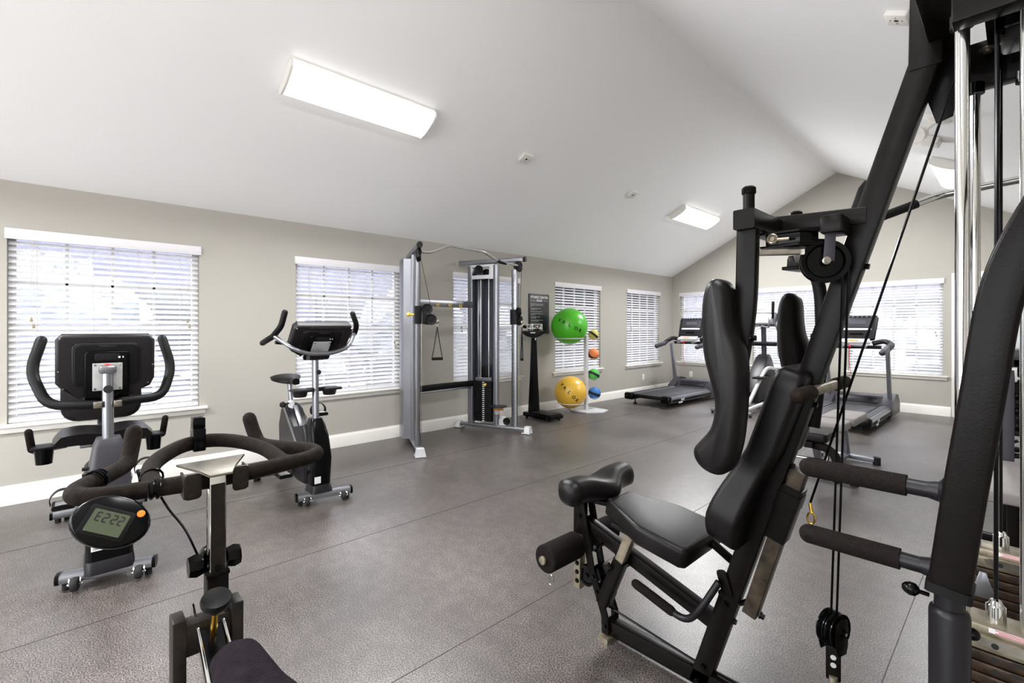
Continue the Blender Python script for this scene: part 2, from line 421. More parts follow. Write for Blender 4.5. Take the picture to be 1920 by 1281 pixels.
def blind(o, U, Nn, w, label, cords=(0.11, 0.93), tassel_z=(0.47, 0.55), wand=False):
    o = Vector(o); U = Vector(U); Nn = Vector(Nn); Z = Vector((0, 0, 1)); h = WT - WB
    t = thing('window_blind', label, 'blind', tuple(o + U * w / 2), group=None)
    t['group'] = 'white horizontal blinds over the windows'
    ang = math.radians(36)
    mtx = lambda u, z, d: o + U * u + Z * z + Nn * d
    def bx(b, u0, u1, z0, z1, d0, d1, bev=0.003):
        c = mtx((u0 + u1) / 2, (z0 + z1) / 2, (d0 + d1) / 2)
        b.box(c, (abs(U.x) * (u1 - u0) + abs(Nn.x) * (d1 - d0), abs(U.y) * (u1 - u0) + abs(Nn.y) * (d1 - d0), z1 - z0), bev=bev)
    b = MB(); bx(b, -0.012, w + 0.012, h - 0.062, h + 0.018, 0.004, 0.02); bx(b, -0.012, 0.0, h - 0.062, h + 0.018, -0.0, 0.006); bx(b, w, w + 0.012, h - 0.062, h + 0.018, 0, 0.006)
    b.build('valance', 'valance', t)
    b = MB(); bx(b, 0.008, w - 0.008, h - 0.055, h - 0.003, -0.058, -0.006); b.build('headrail', 'valance', t)
    b = MB(); n = 30; z0 = 0.045; z1 = h - 0.085
    for k in range(n):
        z = z0 + (z1 - z0) * k / (n - 1); a = ang + random.uniform(-0.03, 0.03)
        d = Nn * math.cos(a) * 0.0245 - Z * math.sin(a) * 0.0245; nn = (Z * math.cos(a) + Nn * math.sin(a)) * 0.0013
        c = o + Nn * -0.034 + Z * (z + random.uniform(-0.001, 0.001))
        rings = []
        for u in (0.006, w - 0.006):
            p = c + U * u; rings.append([p - d - nn, p + d - nn, p + d * 0.5 + nn * 1.6, p + d + nn, p - d + nn])
        rings = [[r[0], r[1], r[3], r[4]] for r in rings]
        b.loft(rings)
    b.build('slats', 'slat', t)
    b = MB(); bx(b, 0.006, w - 0.006, 0.012, 0.026, -0.058, -0.010); b.build('bottom_rail', 'slat', t)
    b = MB()
    for k in (0.13, 0.40, 0.64, 0.88):
        for d in (-0.058, -0.009): b.tube([mtx(w * k, 0.02, d), mtx(w * k, h - 0.06, d)], 0.0009, 5)
    b.build('ladder_cords', 'cord', t)
    for k, (cu, tz) in enumerate(zip(cords, tassel_z)):
        b = MB()
        for s_, dz in ((-0.006, 0.0), (0.007, -0.05)): b.tube([mtx(w * cu + s_, h * (1 - tz) + 0.02 + dz, 0.002), mtx(w * cu + s_ * 0.5, h - 0.06, 0.002)], 0.0011, 5)
        pc = b.build('pull_cord', 'cord', t)
        b = MB()
        for s_, dz in ((-0.006, 0.0), (0.007, -0.05)):
            b.lathe([(0.002, 0.022), (0.006, 0.016), (0.0085, 0.0), (0.008, -0.012), (0.004, -0.014)], mtx(w * cu + s_, h * (1 - tz) + dz, 0.004), seg=10)
        b.build('tassel', 'tassel', pc)
    return t
LBL = ['wide white blind behind the recumbent exercise bike', 'white blind behind the upright exercise bike and left edge of the cable machine',
       'white blind behind the weight stack tower of the cable machine', 'white blind behind the big green exercise ball',
       'narrow looking white blind on the left wall next to the room corner']
for i, (a, c) in enumerate(WL):
    window(i + 1, (XL, a, WB), (0, 1, 0), (1, 0, 0), c - a)
    blind((XL, a, WB), (0, 1, 0), (1, 0, 0), c - a, LBL[i], tassel_z=((0.46, 0.46) if i == 0 else (0.5, 0.62)))
LBF = ['white blind on the far wall behind the treadmill in the corner', 'white blind on the far wall behind the elliptical trainer',
       'white blind on the far wall behind the treadmill nearer the door']
for i, (a, c) in enumerate(WF):
    window(i + 6, (a, YF, WB), (1, 0, 0), (0, -1, 0), c - a)
    blind((a, YF, WB), (1, 0, 0), (0, -1, 0), c - a, LBF[i])
# door in the far wall
e = bpy.data.objects.new('door_1', None); COL.objects.link(e); structure(e)
b = MB()
b.box((DF[0] - 0.04, YF - 0.008, 1.05), (0.085, 0.02, 2.1)); b.box((DF[1] + 0.04, YF - 0.008, 1.05), (0.085, 0.02, 2.1))
b.box(((DF[0] + DF[1]) / 2, YF - 0.008, 2.10), (DF[1] - DF[0] + 0.165, 0.022, 0.085))
for x in (DF[0] + 0.01, DF[1] - 0.01): b.box((x, YF + 0.06, 1.02), (0.02, 0.12, 2.04))
b.build('door_casing', 'trim', e)
b = MB(); w = DF[1] - DF[0] - 0.13
cx = DF[1] - 0.02 - w / 2
b.box((cx, YF + 0.07, 1.02), (w, 0.04, 2.03))
for z0, z1 in ((0.12, 0.85), (1.0, 1.92)):
    for s_ in (-1, 1):
        x = cx + s_ * w * 0.23
        b.box((x, YF + 0.048, (z0 + z1) / 2), (w * 0.36, 0.012, z1 - z0), bev=0.005)
b.build('door_panel', 'door', e)
b = MB(); b.lathe([(0.03, 0), (0.03, 0.006), (0.012, 0.01), (0.011, 0.035), (0.026, 0.045), (0.028, 0.058), (0.018, 0.068), (0, 0.07)], (-0.09, YF + 0.04, 1.10), (0, -1, 0), 20)
b.build('door_knob', 'gold', e)
b = MB(); b.box((DF[0] + 0.06, YF + 0.10, 1.02), (0.08, 0.01, 2.03), bev=0); b.build('door_gap_lining', 'greendk', e)

# outlets
def outlet(c, U, Nn, label):
    U = Vector(U); Nn = Vector(Nn); c = Vector(c)
    t = thing('wall_outlet', label, 'outlet', tuple(c), world_coords=True)
    f = frame(c, U, (0, 0, 1))
    b = MB(); b.prism(rrect(0.072, 0.116, 0.008), c + Nn * 0.003, U, (0, 0, 1), 0.006, bev=0.002); b.build('cover_plate', 'trim', t)
    b = MB()
    for z in (0.022, -0.022):
        for s_ in (-0.007, 0.007): b.box(c + Vector((0, 0, z)) + U * s_ + Nn * 0.0065, tuple(abs(U[k]) * 0.003 + abs(Nn[k]) * 0.001 + (0.010 if k == 2 else 0) for k in range(3)), bev=0)
    b.build('slots', 'blackm', t)
outlet((XL, 8.43, 0.335), (0, 1, 0), (1, 0, 0), 'white wall outlet under the last window of the left wall')
outlet((-4.74, YF, 0.345), (1, 0, 0), (0, -1, 0), 'white wall outlet on the far wall behind the corner treadmill')

# ceiling fixtures: they hang on the slope
def on_slope(x, y, up=0.0):
    s_ = 1 if x < XA else -1
    n = Vector((s_ * SL, 0, -1)).normalized()          # into the room
    along = Vector((0, 1, 0)); down = Vector((1, 0, s_ * SL)).normalized()
    return Vector((x, y, ceil_z(x))) + n * up, down, along, n
def fixture(x, y, label, k=1.0):
    c, U, V, n = on_slope(x, y)
    t = thing('ceiling_light', label, 'light', tuple(c), group='white fluorescent wraparound ceiling fixtures')
    L_ = 1.22
    b = MB(); b.prism([(-0.15, -L_ / 2), (0.15, -L_ / 2), (0.15, L_ / 2), (-0.15, L_ / 2)], c + n * 0.012, U, V, 0.022, bev=0.002)
    b.build('base_tray', 'trim', t)
    sec = [(-0.145, 0.024), (-0.150, 0.05), (-0.13, 0.078), (-0.07, 0.092), (0, 0.095), (0.07, 0.092), (0.13, 0.078), (0.150, 0.05), (0.145, 0.024)]
    b = MB(); b.loft([[c + V * y_ + U * u + n * v for u, v in sec] for y_ in (-L_ / 2 + 0.012, L_ / 2 - 0.012)])
    b.build('diffuser', 'tube_glow', t)
    for s_ in (-1, 1):
        b = MB(); o2 = [(u * 1.03, v * 1.03 - 0.0) for u, v in sec]
        b.loft([[c + V * (s_ * (L_ / 2 + q)) + U * u + n * v for u, v in o2] for q in (-0.012, 0.004)])
        b.build('end_cap', 'trim', t)
    ld = bpy.data.lights.new('fixture_lamp', 'AREA'); ld.shape = 'RECTANGLE'; ld.size = 0.30; ld.size_y = L_ - 0.05
    ld.energy = LAMP_W * k; ld.color = (0.985, 0.99, 1.0)
    lo = bpy.data.objects.new('fixture_lamp', ld); COL.objects.link(lo); lo.parent = t
    lo.matrix_local = Matrix.Translation(n * 0.10) @ frame((0, 0, 0), U, V if (U.cross(V)).dot(n) < 0 else -V)
    return t
M['stucco'] = mat('stucco', '686775', 0.9, noise=(3, '565563', 0.3))
M['tube_glow'] = mat('diffuser_glow', 'f4f4f2', 0.4, emit=((1.0, 0.995, 0.98), 0.9))
fixture(-3.67, 1.75, 'large white ceiling light above the bikes, on the left slope', 0.95)
fixture(-3.69, 7.60, 'white ceiling light on the left slope above the treadmills', 1.15)
fixture(-0.53, 7.60, 'white ceiling light on the right slope behind the steel guide rods', 0.55)
fixture(-0.575, 1.0, 'added ceiling light out of view on the right slope above the camera', 0.35)  # this and the following fixtures are unseen, added to light the room
fixture(-3.67, -1.7, 'added ceiling light out of view on the left slope behind the camera', 1.5)
fixture(-0.575, -1.7, 'added ceiling light out of view on the right slope behind the camera', 0.3)
def detector(x, y, label):
    c, U, V, n = on_slope(x, y)
    t = thing('heat_detector', label, 'detector', tuple(c), group='small white detectors on the ceiling')
    b = MB(); b.prism(rrect(0.115, 0.135, 0.01), c + n * 0.016, U, V, 0.032, bev=0.005); b.build('housing', 'trim', t)
    b = MB(); b.cyl(c + n * 0.031, c + n * 0.034, 0.012, seg=12)
    for u, v in ((0.03, 0), (-0.03, 0), (0.0, 0.035), (0, -0.035)): b.cyl(c + n * 0.031 + U * u + V * v, c + n * 0.0335 + U * u + V * v, 0.004, seg=8)
    b.build('sensor_hole', 'blackm', t)
detector(-3.68, 3.63, 'small square ceiling detector between the two lights, over the cable machine')
detector(-3.67, 5.71, 'small ceiling detector just before the far ceiling light')
detector(-0.47, 3.50, 'small ceiling detector on the right slope near the top of the gym frame')
c, U, V, n = on_slope(-0.48, 5.5)
t = thing('emergency_spotlight', 'round white spotlight head with box on the right ceiling slope', 'spotlight', tuple(c))
b = MB(); b.lathe([(0.10, 0), (0.10, 0.012), (0.06, 0.03), (0, 0.03)], c, n); b.build('ceiling_plate', 'trim', t)
b = MB(); h0 = c + n * 0.12 + Vector((-0.06, -0.03, 0)); b.cyl(c + n * 0.02, h0, 0.018)
b.lathe([(0.0, -0.06), (0.035, -0.055), (0.06, -0.01), (0.075, 0.04), (0.066, 0.042), (0.05, 0.02), (0, 0.015)], h0, (-0.55, -0.75, -0.35)); b.build('lamp_head', 'trim', t)
c2, U, V, n = on_slope(-0.58, 6.2)
b = MB(); b.prism(rrect(0.15, 0.20, 0.01), c2 + n * 0.03, U, V, 0.06, bev=0.006); b.build('battery_box', 'trim', t)

# outside: ground, shrubs beyond the windows
b = MB(); b.box((-3, 5, -0.35), (90, 90, 0.1), bev=0); g = structure(b.build('ground', 'ground'))
def shrub(x, y, r, h, label, grp):
    b = MB(); b.ball((x, y, h / 2 - 0.3), r, 28, 18, (1, 1, h / (2 * r)))
    for v in b.bm.verts:
        d = (v.co - Vector((x, y, h / 2 - 0.3))).normalized(); v.co += d * random.uniform(-0.16, 0.20) * r
    o = b.build('shrub', 'hedge'); o['label'] = label; o['category'] = 'shrub'; o['group'] = grp
rs = random.getstate(); random.seed(3)
for k in range(6):
    shrub(-9.6, -6.5 + k * 3.1, 1.25, random.uniform(1.6, 2.6), 'green shrub outside, seen through the slats of the left wall blinds', 'shrubs outside the left windows')
for k in range(4):
    shrub(-8.5 + k * 3.3, 14.2, 1.2, random.uniform(1.5, 2.3), 'green shrub outside, seen through the slats of the far wall blinds', 'shrubs outside the far windows')
def building(x0, x1, y0, y1, face, label):  # invented backdrop that blocks the bright sky, darkening the gaps between slats
    t = thing('backdrop_building', label, 'building', ((x0 + x1) / 2, (y0 + y1) / 2, -0.3))
    b = MB(); b.box(((x0 + x1) / 2, (y0 + y1) / 2, 2.2), (x1 - x0, y1 - y0, 5.0), bev=0); b.build('outer_wall', 'stucco', t)
    b = MB()
    if face == 'x': b.prism([(y0 - 0.4, 4.7), (y1 + 0.4, 4.7), (y1 - 2, 6.2), (y0 + 2, 6.2)], ((x0 + x1) / 2, 0, 0), (0, 1, 0), (0, 0, 1), x1 - x0 + 0.8)
    else: b.prism([(x0 - 0.4, 4.7), (x1 + 0.4, 4.7), (x1 - 2, 6.2), (x0 + 2, 6.2)], (0, (y0 + y1) / 2, 0), (1, 0, 0), (0, 0, 1), y1 - y0 + 0.8)
    b.build('roof', 'greyp', t)
    n = 7
    for k in range(n):
        f = (k + 0.5) / n; b = MB()
        if face == 'x': b.box((x1 + 0.02, y0 + (y1 - y0) * f, 1.5), (0.06, 1.3, 1.5), bev=0)
        else: b.box((x0 + (x1 - x0) * f, y0 - 0.02, 1.5), (1.3, 0.06, 1.5), bev=0)
        b.build('window', 'lcdoff', t)
building(-20, -13.5, -12, 15.5, 'x', 'made-up long grey backdrop building hiding the sky beyond the left wall windows')
building(-12.5, 8, 18.8, 25, 'y', 'made-up long grey backdrop building hiding the sky beyond the far wall windows')
random.setstate(rs)

# rules sign
t = thing('rules_sign', 'black wall sign with white fitness center rules above the weighing scale', 'sign', (XL, 5.385, 1.24))
y0, y1, z0, z1 = 5.16, 5.61, 1.235, 1.86
b = MB(); b.box((XL + 0.009, (y0 + y1) / 2, (z0 + z1) / 2), (0.018, y1 - y0, z1 - z0), bev=0.002); b.build('board', 'sign', t)
b = MB(); fx = XL + 0.0187
def wl(txt, size, y, z, al='LEFT', bold=0.0): text_bm(b, txt, size, frame((fx, y, z), (0, 1, 0), (0, 0, 1)), 0.0006, al, bold=bold)
yc = (y0 + y1) / 2
wl('FITNESS CENTER', 0.052, yc, 1.805, 'CENTER', 0.0012); wl('RULES', 0.046, yc, 1.755, 'CENTER', 0.0012)
for s_ in (-1, 1): b.box((fx, yc + s_ * 0.14, 1.755), (0.0006, 0.10, 0.003), bev=0)
lines = [1.70, 1.682, 1.664, 0, 1.632, 1.614, 0, 1.582, 0, 1.55, 1.532, 0, 1.50, 1.482, 0, 1.45, 1.432, 0, 1.40, 1.382, 0, 1.35]
txts = ['Children under 16 must be with an adult', 'at all times. Use equipment at your own', 'risk.', 'Proper attire and closed shoes are', 'required at all times.',
        'Please wipe down equipment after use.', 'Return all weights and equipment to the', 'rack after use.', 'No food or glass containers in', 'the fitness center.',
        'Limit cardio machines to thirty minutes', 'when others are waiting.', 'Report any damaged equipment to', 'the office.', 'Please be courteous.']
k = 0
for z in lines:
    if z: wl(txts[k], 0.0168, y0 + 0.035, z); k += 1
b.build('lettering', 'white', t)
# ------------------------------------------------------------------ recumbent bike (front end towards the camera)
def stabilizer(t, a, c, name, w=0.07, h=0.05, z=0.062, rollers=True, out=(1, 0, 0)):
    a = Vector((a[0], a[1], z)); c = Vector((c[0], c[1], z)); d = (c - a).normalized(); o_ = Vector(out)
    b = MB(); b.bar([a, c], w, h, r=0.02); s_ = b.build(name, 'silver', t)
    b = MB(); b.bar([a - d * 0.012, a + d * 0.004], w + 0.004, h + 0.004, r=0.02); b.bar([c - d * 0.004, c + d * 0.012], w + 0.004, h + 0.004, r=0.02); b.build('end_caps', 'blackg', s_)
    L_ = (c - a).length
    for k in (0.15, 0.82):
        p = a.lerp(c, k) + o_ * (w / 2 + 0.012) - Vector((0, 0, 0.024))
        b = MB(); b.lathe([(0.0, -0.014), (0.030, -0.014), (0.034, -0.008), (0.034, 0.008), (0.030, 0.014), (0.0, 0.014)], p, d, 18); wh = b.build('transport_wheel', 'rubber', t)
        b = MB()
        for q in (-0.022, 0.022): b.box(p + d * q - o_ * 0.014 + Vector((0, 0, 0.014)), (0.05, 0.008, 0.03), rot=(0, 0.5, math.atan2(o_.y, o_.x)))
        b.cyl(p - d * 0.03, p + d * 0.03, 0.006); b.build('wheel_bracket', 'chrome', wh)
    for k in (0.06, 0.94):
        pass
    b = MB()
    for k in (0.06, 0.94):
        p = a.lerp(c, k); b.cyl((p.x, p.y, 0.0), (p.x, p.y, z - h / 2 + 0.005), 0.016, seg=12)
    b.build('levelling_feet', 'rubber', s_)
    return s_
def pedal(t, c, ax, name='pedal', tilt=0.15):
    c = Vector(c); ax = Vector(ax).normalized(); f = Vector((0, 0, 1)).cross(ax).normalized()
    b = MB(); b.bar([c - f * 0.06, c + f * 0.06], 0.10, 0.026, r=0.01, up=(0, 0, 1)); p = b.build(name, 'blackm', t)
    b = MB()
    for k in range(5):
        q = c + f * (-0.045 + 0.0225 * k) + Vector((0, 0, 0.014)); b.tube(spline([q - ax * 0.035, q + f * 0.008, q + ax * 0.035], 4), 0.0022, 5)
    b.build('tread_ridges', 'silverl', p)
    b = MB(); s0 = c + f * 0.03
    pts = spline([s0 - ax * 0.055, s0 - ax * 0.057 + Vector((0, 0, 0.04)), s0 - ax * 0.025 + Vector((0, 0, 0.078)), s0 + ax * 0.025 + Vector((0, 0, 0.078)), s0 + ax * 0.057 + Vector((0, 0, 0.04)), s0 + ax * 0.055], 5)
    b.sweep(pts, rrect(0.004, 0.045, 0.0015, 1), up=tuple(f)); b.build('strap', 'blackm', p)
    return p

RB = (-3.9, 0.14, 0)
t = thing('recumbent_bike', 'recumbent exercise bike with wide bucket seat in front of the first window', 'exercise bike', RB)
stabilizer(t, (-3.305, -0.045), (-3.205, 0.325), 'front_stabilizer', w=0.075)
yb = 0.145
def side_body(t, name, m, outline, y, th, bev, mats=None):
    b = MB(); b.prism(outline, (0, y, 0), (1, 0, 0), (0, 0, 1), th, bev=bev, seg=3); return b.build(name, m, t)
side_body(t, 'flywheel_shroud', 'greyd', [(-3.30, 0.14), (-3.30, 0.52), (-3.36, 0.60), (-3.50, 0.60), (-3.72, 0.52), (-3.90, 0.44), (-4.0, 0.34), (-3.98, 0.20), (-3.85, 0.12), (-3.5, 0.11)], yb, 0.19, 0.035)
b = MB()                                                      # front housing: a boxy column, waisted, with a tapered top
def sect(x0, x1, hw, z, r=0.03):
    cx_, w_ = (x0 + x1) / 2, abs(x1 - x0)
    return [(cx_ + u, yb + v, z) for u, v in rrect(w_, hw * 2, r, 3)]
b.loft([sect(-3.40, -3.205, 0.096, 0.085), sect(-3.40, -3.215, 0.096, 0.20), sect(-3.40, -3.225, 0.094, 0.37), sect(-3.42, -3.24, 0.088, 0.50), sect(-3.42, -3.25, 0.082, 0.575), sect(-3.41, -3.27, 0.062, 0.70, 0.02), sect(-3.40, -3.285, 0.048, 0.735, 0.02)])
fh = b.build('front_housing', 'blackg', t)
b = MB(); b.loft([sect(-3.415, -3.222, 0.0965, 0.425), sect(-3.422, -3.238, 0.090, 0.50), sect(-3.422, -3.248, 0.084, 0.575), sect(-3.412, -3.268, 0.064, 0.702, 0.02), sect(-3.402, -3.283, 0.05, 0.74, 0.02)])
b.build('upper_cover', 'greyp', fh)
b = MB(); b.loft([sect(-3.41, -3.185, 0.102, 0.075), sect(-3.41, -3.19, 0.10, 0.105), sect(-3.40, -3.205, 0.098, 0.135)]); b.build('collar', 'greyd', fh)
b = MB(); b.box((-3.2135, 0.105, 0.215), (0.002, 0.07, 0.055), bev=0); b.build('sticker', 'white', fh)
b = MB()
for k in range(4): b.box((-3.2122, 0.105, 0.198 + k * 0.010), (0.001, 0.055, 0.003), bev=0)
b.build('sticker_print', 'ink', fh)
b = MB(); b.tube(spline([(-3.211, 0.10, 0.305), (-3.206, 0.125, 0.318), (-3.205, 0.16, 0.317), (-3.21, 0.185, 0.305)], 5), 0.006, 8); b.ball((-3.203, 0.143, 0.313), 0.009, 10, 8); b.build('hand_knob', 'silverl', fh)
b = MB()
for k in range(4): b.cyl((-3.30, yb - 0.08, 0.50 + 0.032 * k), (-3.30, yb - 0.108, 0.50 + 0.032 * k), 0.009, seg=8)
b.build('side_bolts', 'blackm', fh)
b = MB(); b.sweep([(-3.335, yb - 0.003, 0.70), (-3.365, yb - 0.004, 1.125)], circ(0.0245, 20)); ms = b.build('console_mast', 'silver', t)
b = MB(); b.lathe([(0.0, 0), (0.019, 0), (0.021, 0.003), (0, 0.004)], (-3.329, yb - 0.003, 1.0), (1, 0, 0.07)); b.build('oval_plug', 'ink', ms)
b = MB(); b.box((-3.355, yb - 0.004, 1.105), (0.05, 0.075, 0.045), bev=0.012); b.build('mast_bracket', 'silver', ms)

def console(t, c, w, h, tilt, brand=True, mount=True):
    """Display seen from behind: back face towards local +x of the tilt frame."""
    th = tilt; X = Vector((0, 1, 0)); Y = Vector((-math.sin(th), 0, math.cos(th)))     # Y is 'up' along the back
    f = frame(c, X, Y); n = X.cross(Y)                                               # n points out of the back
    def pr(outline, d, thick, bev, name, m, par): 
        b = MB(); b.prism(outline, Vector(c) + n * d, X, Y, thick, bev=bev, seg=3); return b.build(name, m, par)
    k = h / 2; q = w / 2
    def ro(hw, z0, z1, r): return [(u, v + (z0 + z1) / 2) for u, v in rrect(hw * 2, z1 - z0, r, 4)]
    shell = [(-q + 0.0, k - 0.03), (-q + 0.025, k), (q - 0.025, k), (q, k - 0.03), (q, -k * 0.45), (q - 0.02, -k * 0.72), (q * 0.5, -k * 0.90), (q * 0.45, -k), (-q * 0.45, -k), (-q * 0.5, -k * 0.94), (-q + 0.03, -k * 0.74), (-q + 0.0, -k * 0.5)]
    s_ = pr(shell, -0.02, 0.075, 0.018, 'display_shell', 'greyv', t)
    pr(ro(q * 0.70, -k * 0.62, k * 0.76, 0.035), 0.014, 0.024, 0.008, 'back_frame', 'greyd', s_)
    pr(ro(q * 0.655, -k * 0.57, k * 0.71, 0.032), 0.018, 0.024, 0.006, 'back_panel', 'blackm', s_)
    pr(ro(q * 0.455, -k * 1.22, k * 0.50, 0.02), 0.026, 0.028, 0.008, 'neck_cover', 'blackg', s_)
    pr(ro(q * 0.25, k * 0.20, k * 0.42, 0.004), 0.038, 0.008, 0.002, 'port_panel', 'greyd', s_)
    b = MB()
    for u in (-0.018, 0.004): b.box((0, 0, 0), (0.011, 0.011, 0.002), bev=0, mtx=f @ Matrix.Translation((u * w / 0.4, k * 0.30, 0.0425)))
    b.build('ports', 'ink', s_)
    b = MB()
    for u, s2 in ((0.047, 0.009), (0.062, 0.005)): b.box((0, 0, 0), (s2, 0.010, 0.002), bev=0, mtx=f @ Matrix.Translation((u * w / 0.4, k * 0.30, 0.0425)))
    b.build('jack', 'white', s_)
    b = MB()
    for j in range(22):
        if j in (4, 17): continue
        b.box((0, 0, 0), (0.0035, 0.014, 0.003), bev=0, mtx=f @ Matrix.Translation(((j - 10.5) * 0.0088 * w / 0.4, k * 0.885, 0.0175)))
    b.build('vents', 'ink', s_)
    b = MB()
    for u, v in ((-q + 0.018, k - 0.02), (q - 0.014, k - 0.02), (-q + 0.012, -0.02), (q - 0.01, 0.0), (-q + 0.03, -k * 0.66), (q - 0.03, -k * 0.60)):
        b.cyl(f @ Vector((u, v, 0.012)), f @ Vector((u, v, 0.020)), 0.0035, seg=8)
    b.build('screws', 'chrome', s_)
    pr([(-0.042 * w / 0.4, 0), (0.042 * w / 0.4, 0), (0.030 * w / 0.4, -0.014), (-0.030 * w / 0.4, -0.014)], 0.030, 0.003, 0, 'name_plate', 'ink', s_).location = Y * (k * 0.70)
    b = MB(); text_bm(b, 'SPIRIT', 0.012, f @ Matrix.Translation((0, k * 0.70 - 0.007, 0.033)), 0.001, spacing=1.3, bold=0.0004)
    b.build('lettering', 'greyp', s_)
    if mount:
        m_ = pr(ro(q * 0.30, -k * 0.75, k * 0.12, 0.003), 0.042, 0.006, 0.001, 'mount_plate', 'paleg', s_)
        b = MB()
        for u in (-1, 1):
            for v in (-k * 0.69, k * 0.06): b.cyl(f @ Vector((u * q * 0.25, v, 0.043)), f @ Vector((u * q * 0.25, v, 0.050)), 0.006, seg=10)
        b.build('mount_bolts', 'chrome', s_)
    pr(ro(q * 0.92, -k * 0.6, k * 0.9, 0.02), -0.058, 0.004, 0, 'screen', 'lcdoff', s_)
    return f
console(t, (-3.42, 0.142, 1.122), 0.415, 0.345, -0.10)
b = MB(); b.ball((-3.352, 0.14, 1.118), 0.022, 14, 10, (0.5, 1, 0.8)); b.build('red_cap', 'red', t)
b = MB()
b.tube(fillet([(-3.56, -0.120, 1.262), (-3.52, -0.160, 1.10), (-3.42, -0.095, 0.925), (-3.365, 0.09, 0.918)], 0.07), 0.0245, 14, round_=True); hb = b.build('handlebar', 'blackm', t)
b = MB(); b.tube(fillet([(-3.56, 0.402, 1.262), (-3.52, 0.445, 1.09), (-3.44, 0.39, 0.925), (-3.37, 0.20, 0.925)], 0.07), 0.0245, 14, round_=True); b.build('handlebar', 'blackm', t)
b = MB()
for y in (0.10, 0.182): b.box((-3.345, y, 0.92), (0.05, 0.036, 0.034), bev=0.003); b.bolt((-3.32, y, 0.92), (1, 0, 0), 0.008, 0.008)
b.build('bar_clamp', 'steel', t)
# seat unit on its rail
b = MB(); b.bar([(-3.85, yb, 0.30), (-4.55, yb, 0.30)], 0.10, 0.07, r=0.01); rl = b.build('seat_rail', 'silver', t)
b = MB(); b.box((-4.12, yb, 0.45), (0.16, 0.10, 0.26), bev=0.01); b.box((-4.12, yb, 0.585), (0.26, 0.22, 0.02)); b.build('seat_post', 'silver', t)
b = MB(); rings = []
for k in range(9):                                            # dished seat cushion, from front to back
    x = -3.92 - 0.045 * k; hw = 0.235 + 0.012 * math.sin(k / 8 * PI); dz = 0.012 * (k / 8 - 0.5) ** 2
    top = 0.668 + dz
    r = []
    for j in range(17):
        v = -1 + 2 * j / 16; bulge = 0.018 * math.cos((abs(v) - 0.52) * 3.0) - 0.012
        r.append((x, yb + 0.012 + v * hw, top + bulge - (0.030 if abs(v) > 0.97 else 0)))
    for j in range(9): v = 1 - 2 * j / 8; r.append((x, yb + 0.012 + v * hw * 0.94, top - 0.062))
    rings.append(r)
b.loft(rings); st = b.build('seat_cushion', 'vinylb', t, smooth=60)
b = MB(); b.prism(rrect(0.43, 0.42, 0.09, 5), (-4.43, yb + 0.012, 0.895), (0, 1, 0), (-0.2, 0, 1), 0.075, bev=0.028, seg=4); b.build('backrest', 'vinylb', t, smooth=60)
b = MB(); b.bar([(-4.40, yb, 0.60), (-4.49, yb, 0.72), (-4.50, yb, 0.9)], 0.07, 0.03, up=(0, 1, 0)); b.build('backrest_post', 'silver', t)
for s_, y in ((-1, -0.125), (1, 0.41)):
    b = MB(); b.lathe([(0.0, 0), (0.038, 0), (0.046, 0.10), (0.050, 0.103), (0.046, 0.105), (0.041, 0.098), (0.035, 0.01), (0, 0.01)], (-4.05, y, 0.50), seg=24); cu = b.build('cup_holder', 'blackg', t)
    b = MB(); b.box((-4.07, y, 0.60), (0.14, 0.115, 0.016), bev=0.006); b.build('holder_tray', 'blackm', cu)
    b = MB(); yy = y - s_ * -0.055
    b.tube([(-4.10, yy, 0.585), (-4.07, yy + s_ * 0.012, 0.70)], 0.019, 12, round_=True); sg = b.build('side_grip', 'foam', t)
    b = MB(); b.tube(fillet([(-4.15, y - s_ * 0.1, 0.575), (-4.12, yy, 0.565), (-4.10, yy, 0.60)], 0.03), 0.013, 12); b.build('grip_tube', 'silver', sg)
pedal(t, (-3.72, -0.035, 0.318), (0, 1, 0)); pedal(t, (-3.62, 0.335, 0.45), (0, 1, 0))
b = MB(); b.bar([(-3.72, 0.04, 0.318), (-3.66, 0.045, 0.38)], 0.03, 0.014, up=(0, 1, 0)); b.bar([(-3.66, 0.25, 0.38), (-3.62, 0.26, 0.45)], 0.03, 0.014, up=(0, 1, 0)); b.cyl((-3.66, 0.04, 0.38), (-3.66, 0.25, 0.38), 0.014); b.build('crank', 'steel', t)
stabilizer(t, (-4.47, -0.10), (-4.47, 0.40), 'rear_stabilizer', w=0.06, h=0.045, z=0.05, rollers=False, out=(-1, 0, 0))
b = MB(); b.bar([(-4.47, yb, 0.06), (-4.45, yb, 0.28)], 0.08, 0.06, up=(0, 1, 0)); b.bar([(-3.85, yb, 0.14), (-4.45, yb, 0.09)], 0.06, 0.05); b.build('rear_frame', 'silver', t)

# ------------------------------------------------------------------ upright bike
t = thing('upright_bike', 'upright exercise bike with narrow saddle beside the second window', 'exercise bike', (-3.95, 1.37, 0))
stabilizer(t, (-3.665, 1.225), (-3.585, 1.60), 'front_stabilizer', w=0.078, h=0.052)
b = MB()
def sec2(x0, x1, y0, y1, z, r=0.025): return [((x0 + x1) / 2 + u, (y0 + y1) / 2 + v, z) for u, v in rrect(abs(x1 - x0), abs(y1 - y0), r, 3)]
b.loft([sec2(-3.74, -3.60, 1.315, 1.455, 0.115), sec2(-3.745, -3.585, 1.315, 1.455, 0.22), sec2(-3.75, -3.58, 1.315, 1.46, 0.34), sec2(-3.76, -3.61, 1.318, 1.45, 0.50), sec2(-3.77, -3.64, 1.325, 1.43, 0.60), sec2(-3.76, -3.66, 1.335, 1.415, 0.635)])
fh = b.build('front_housing', 'blackg', t)
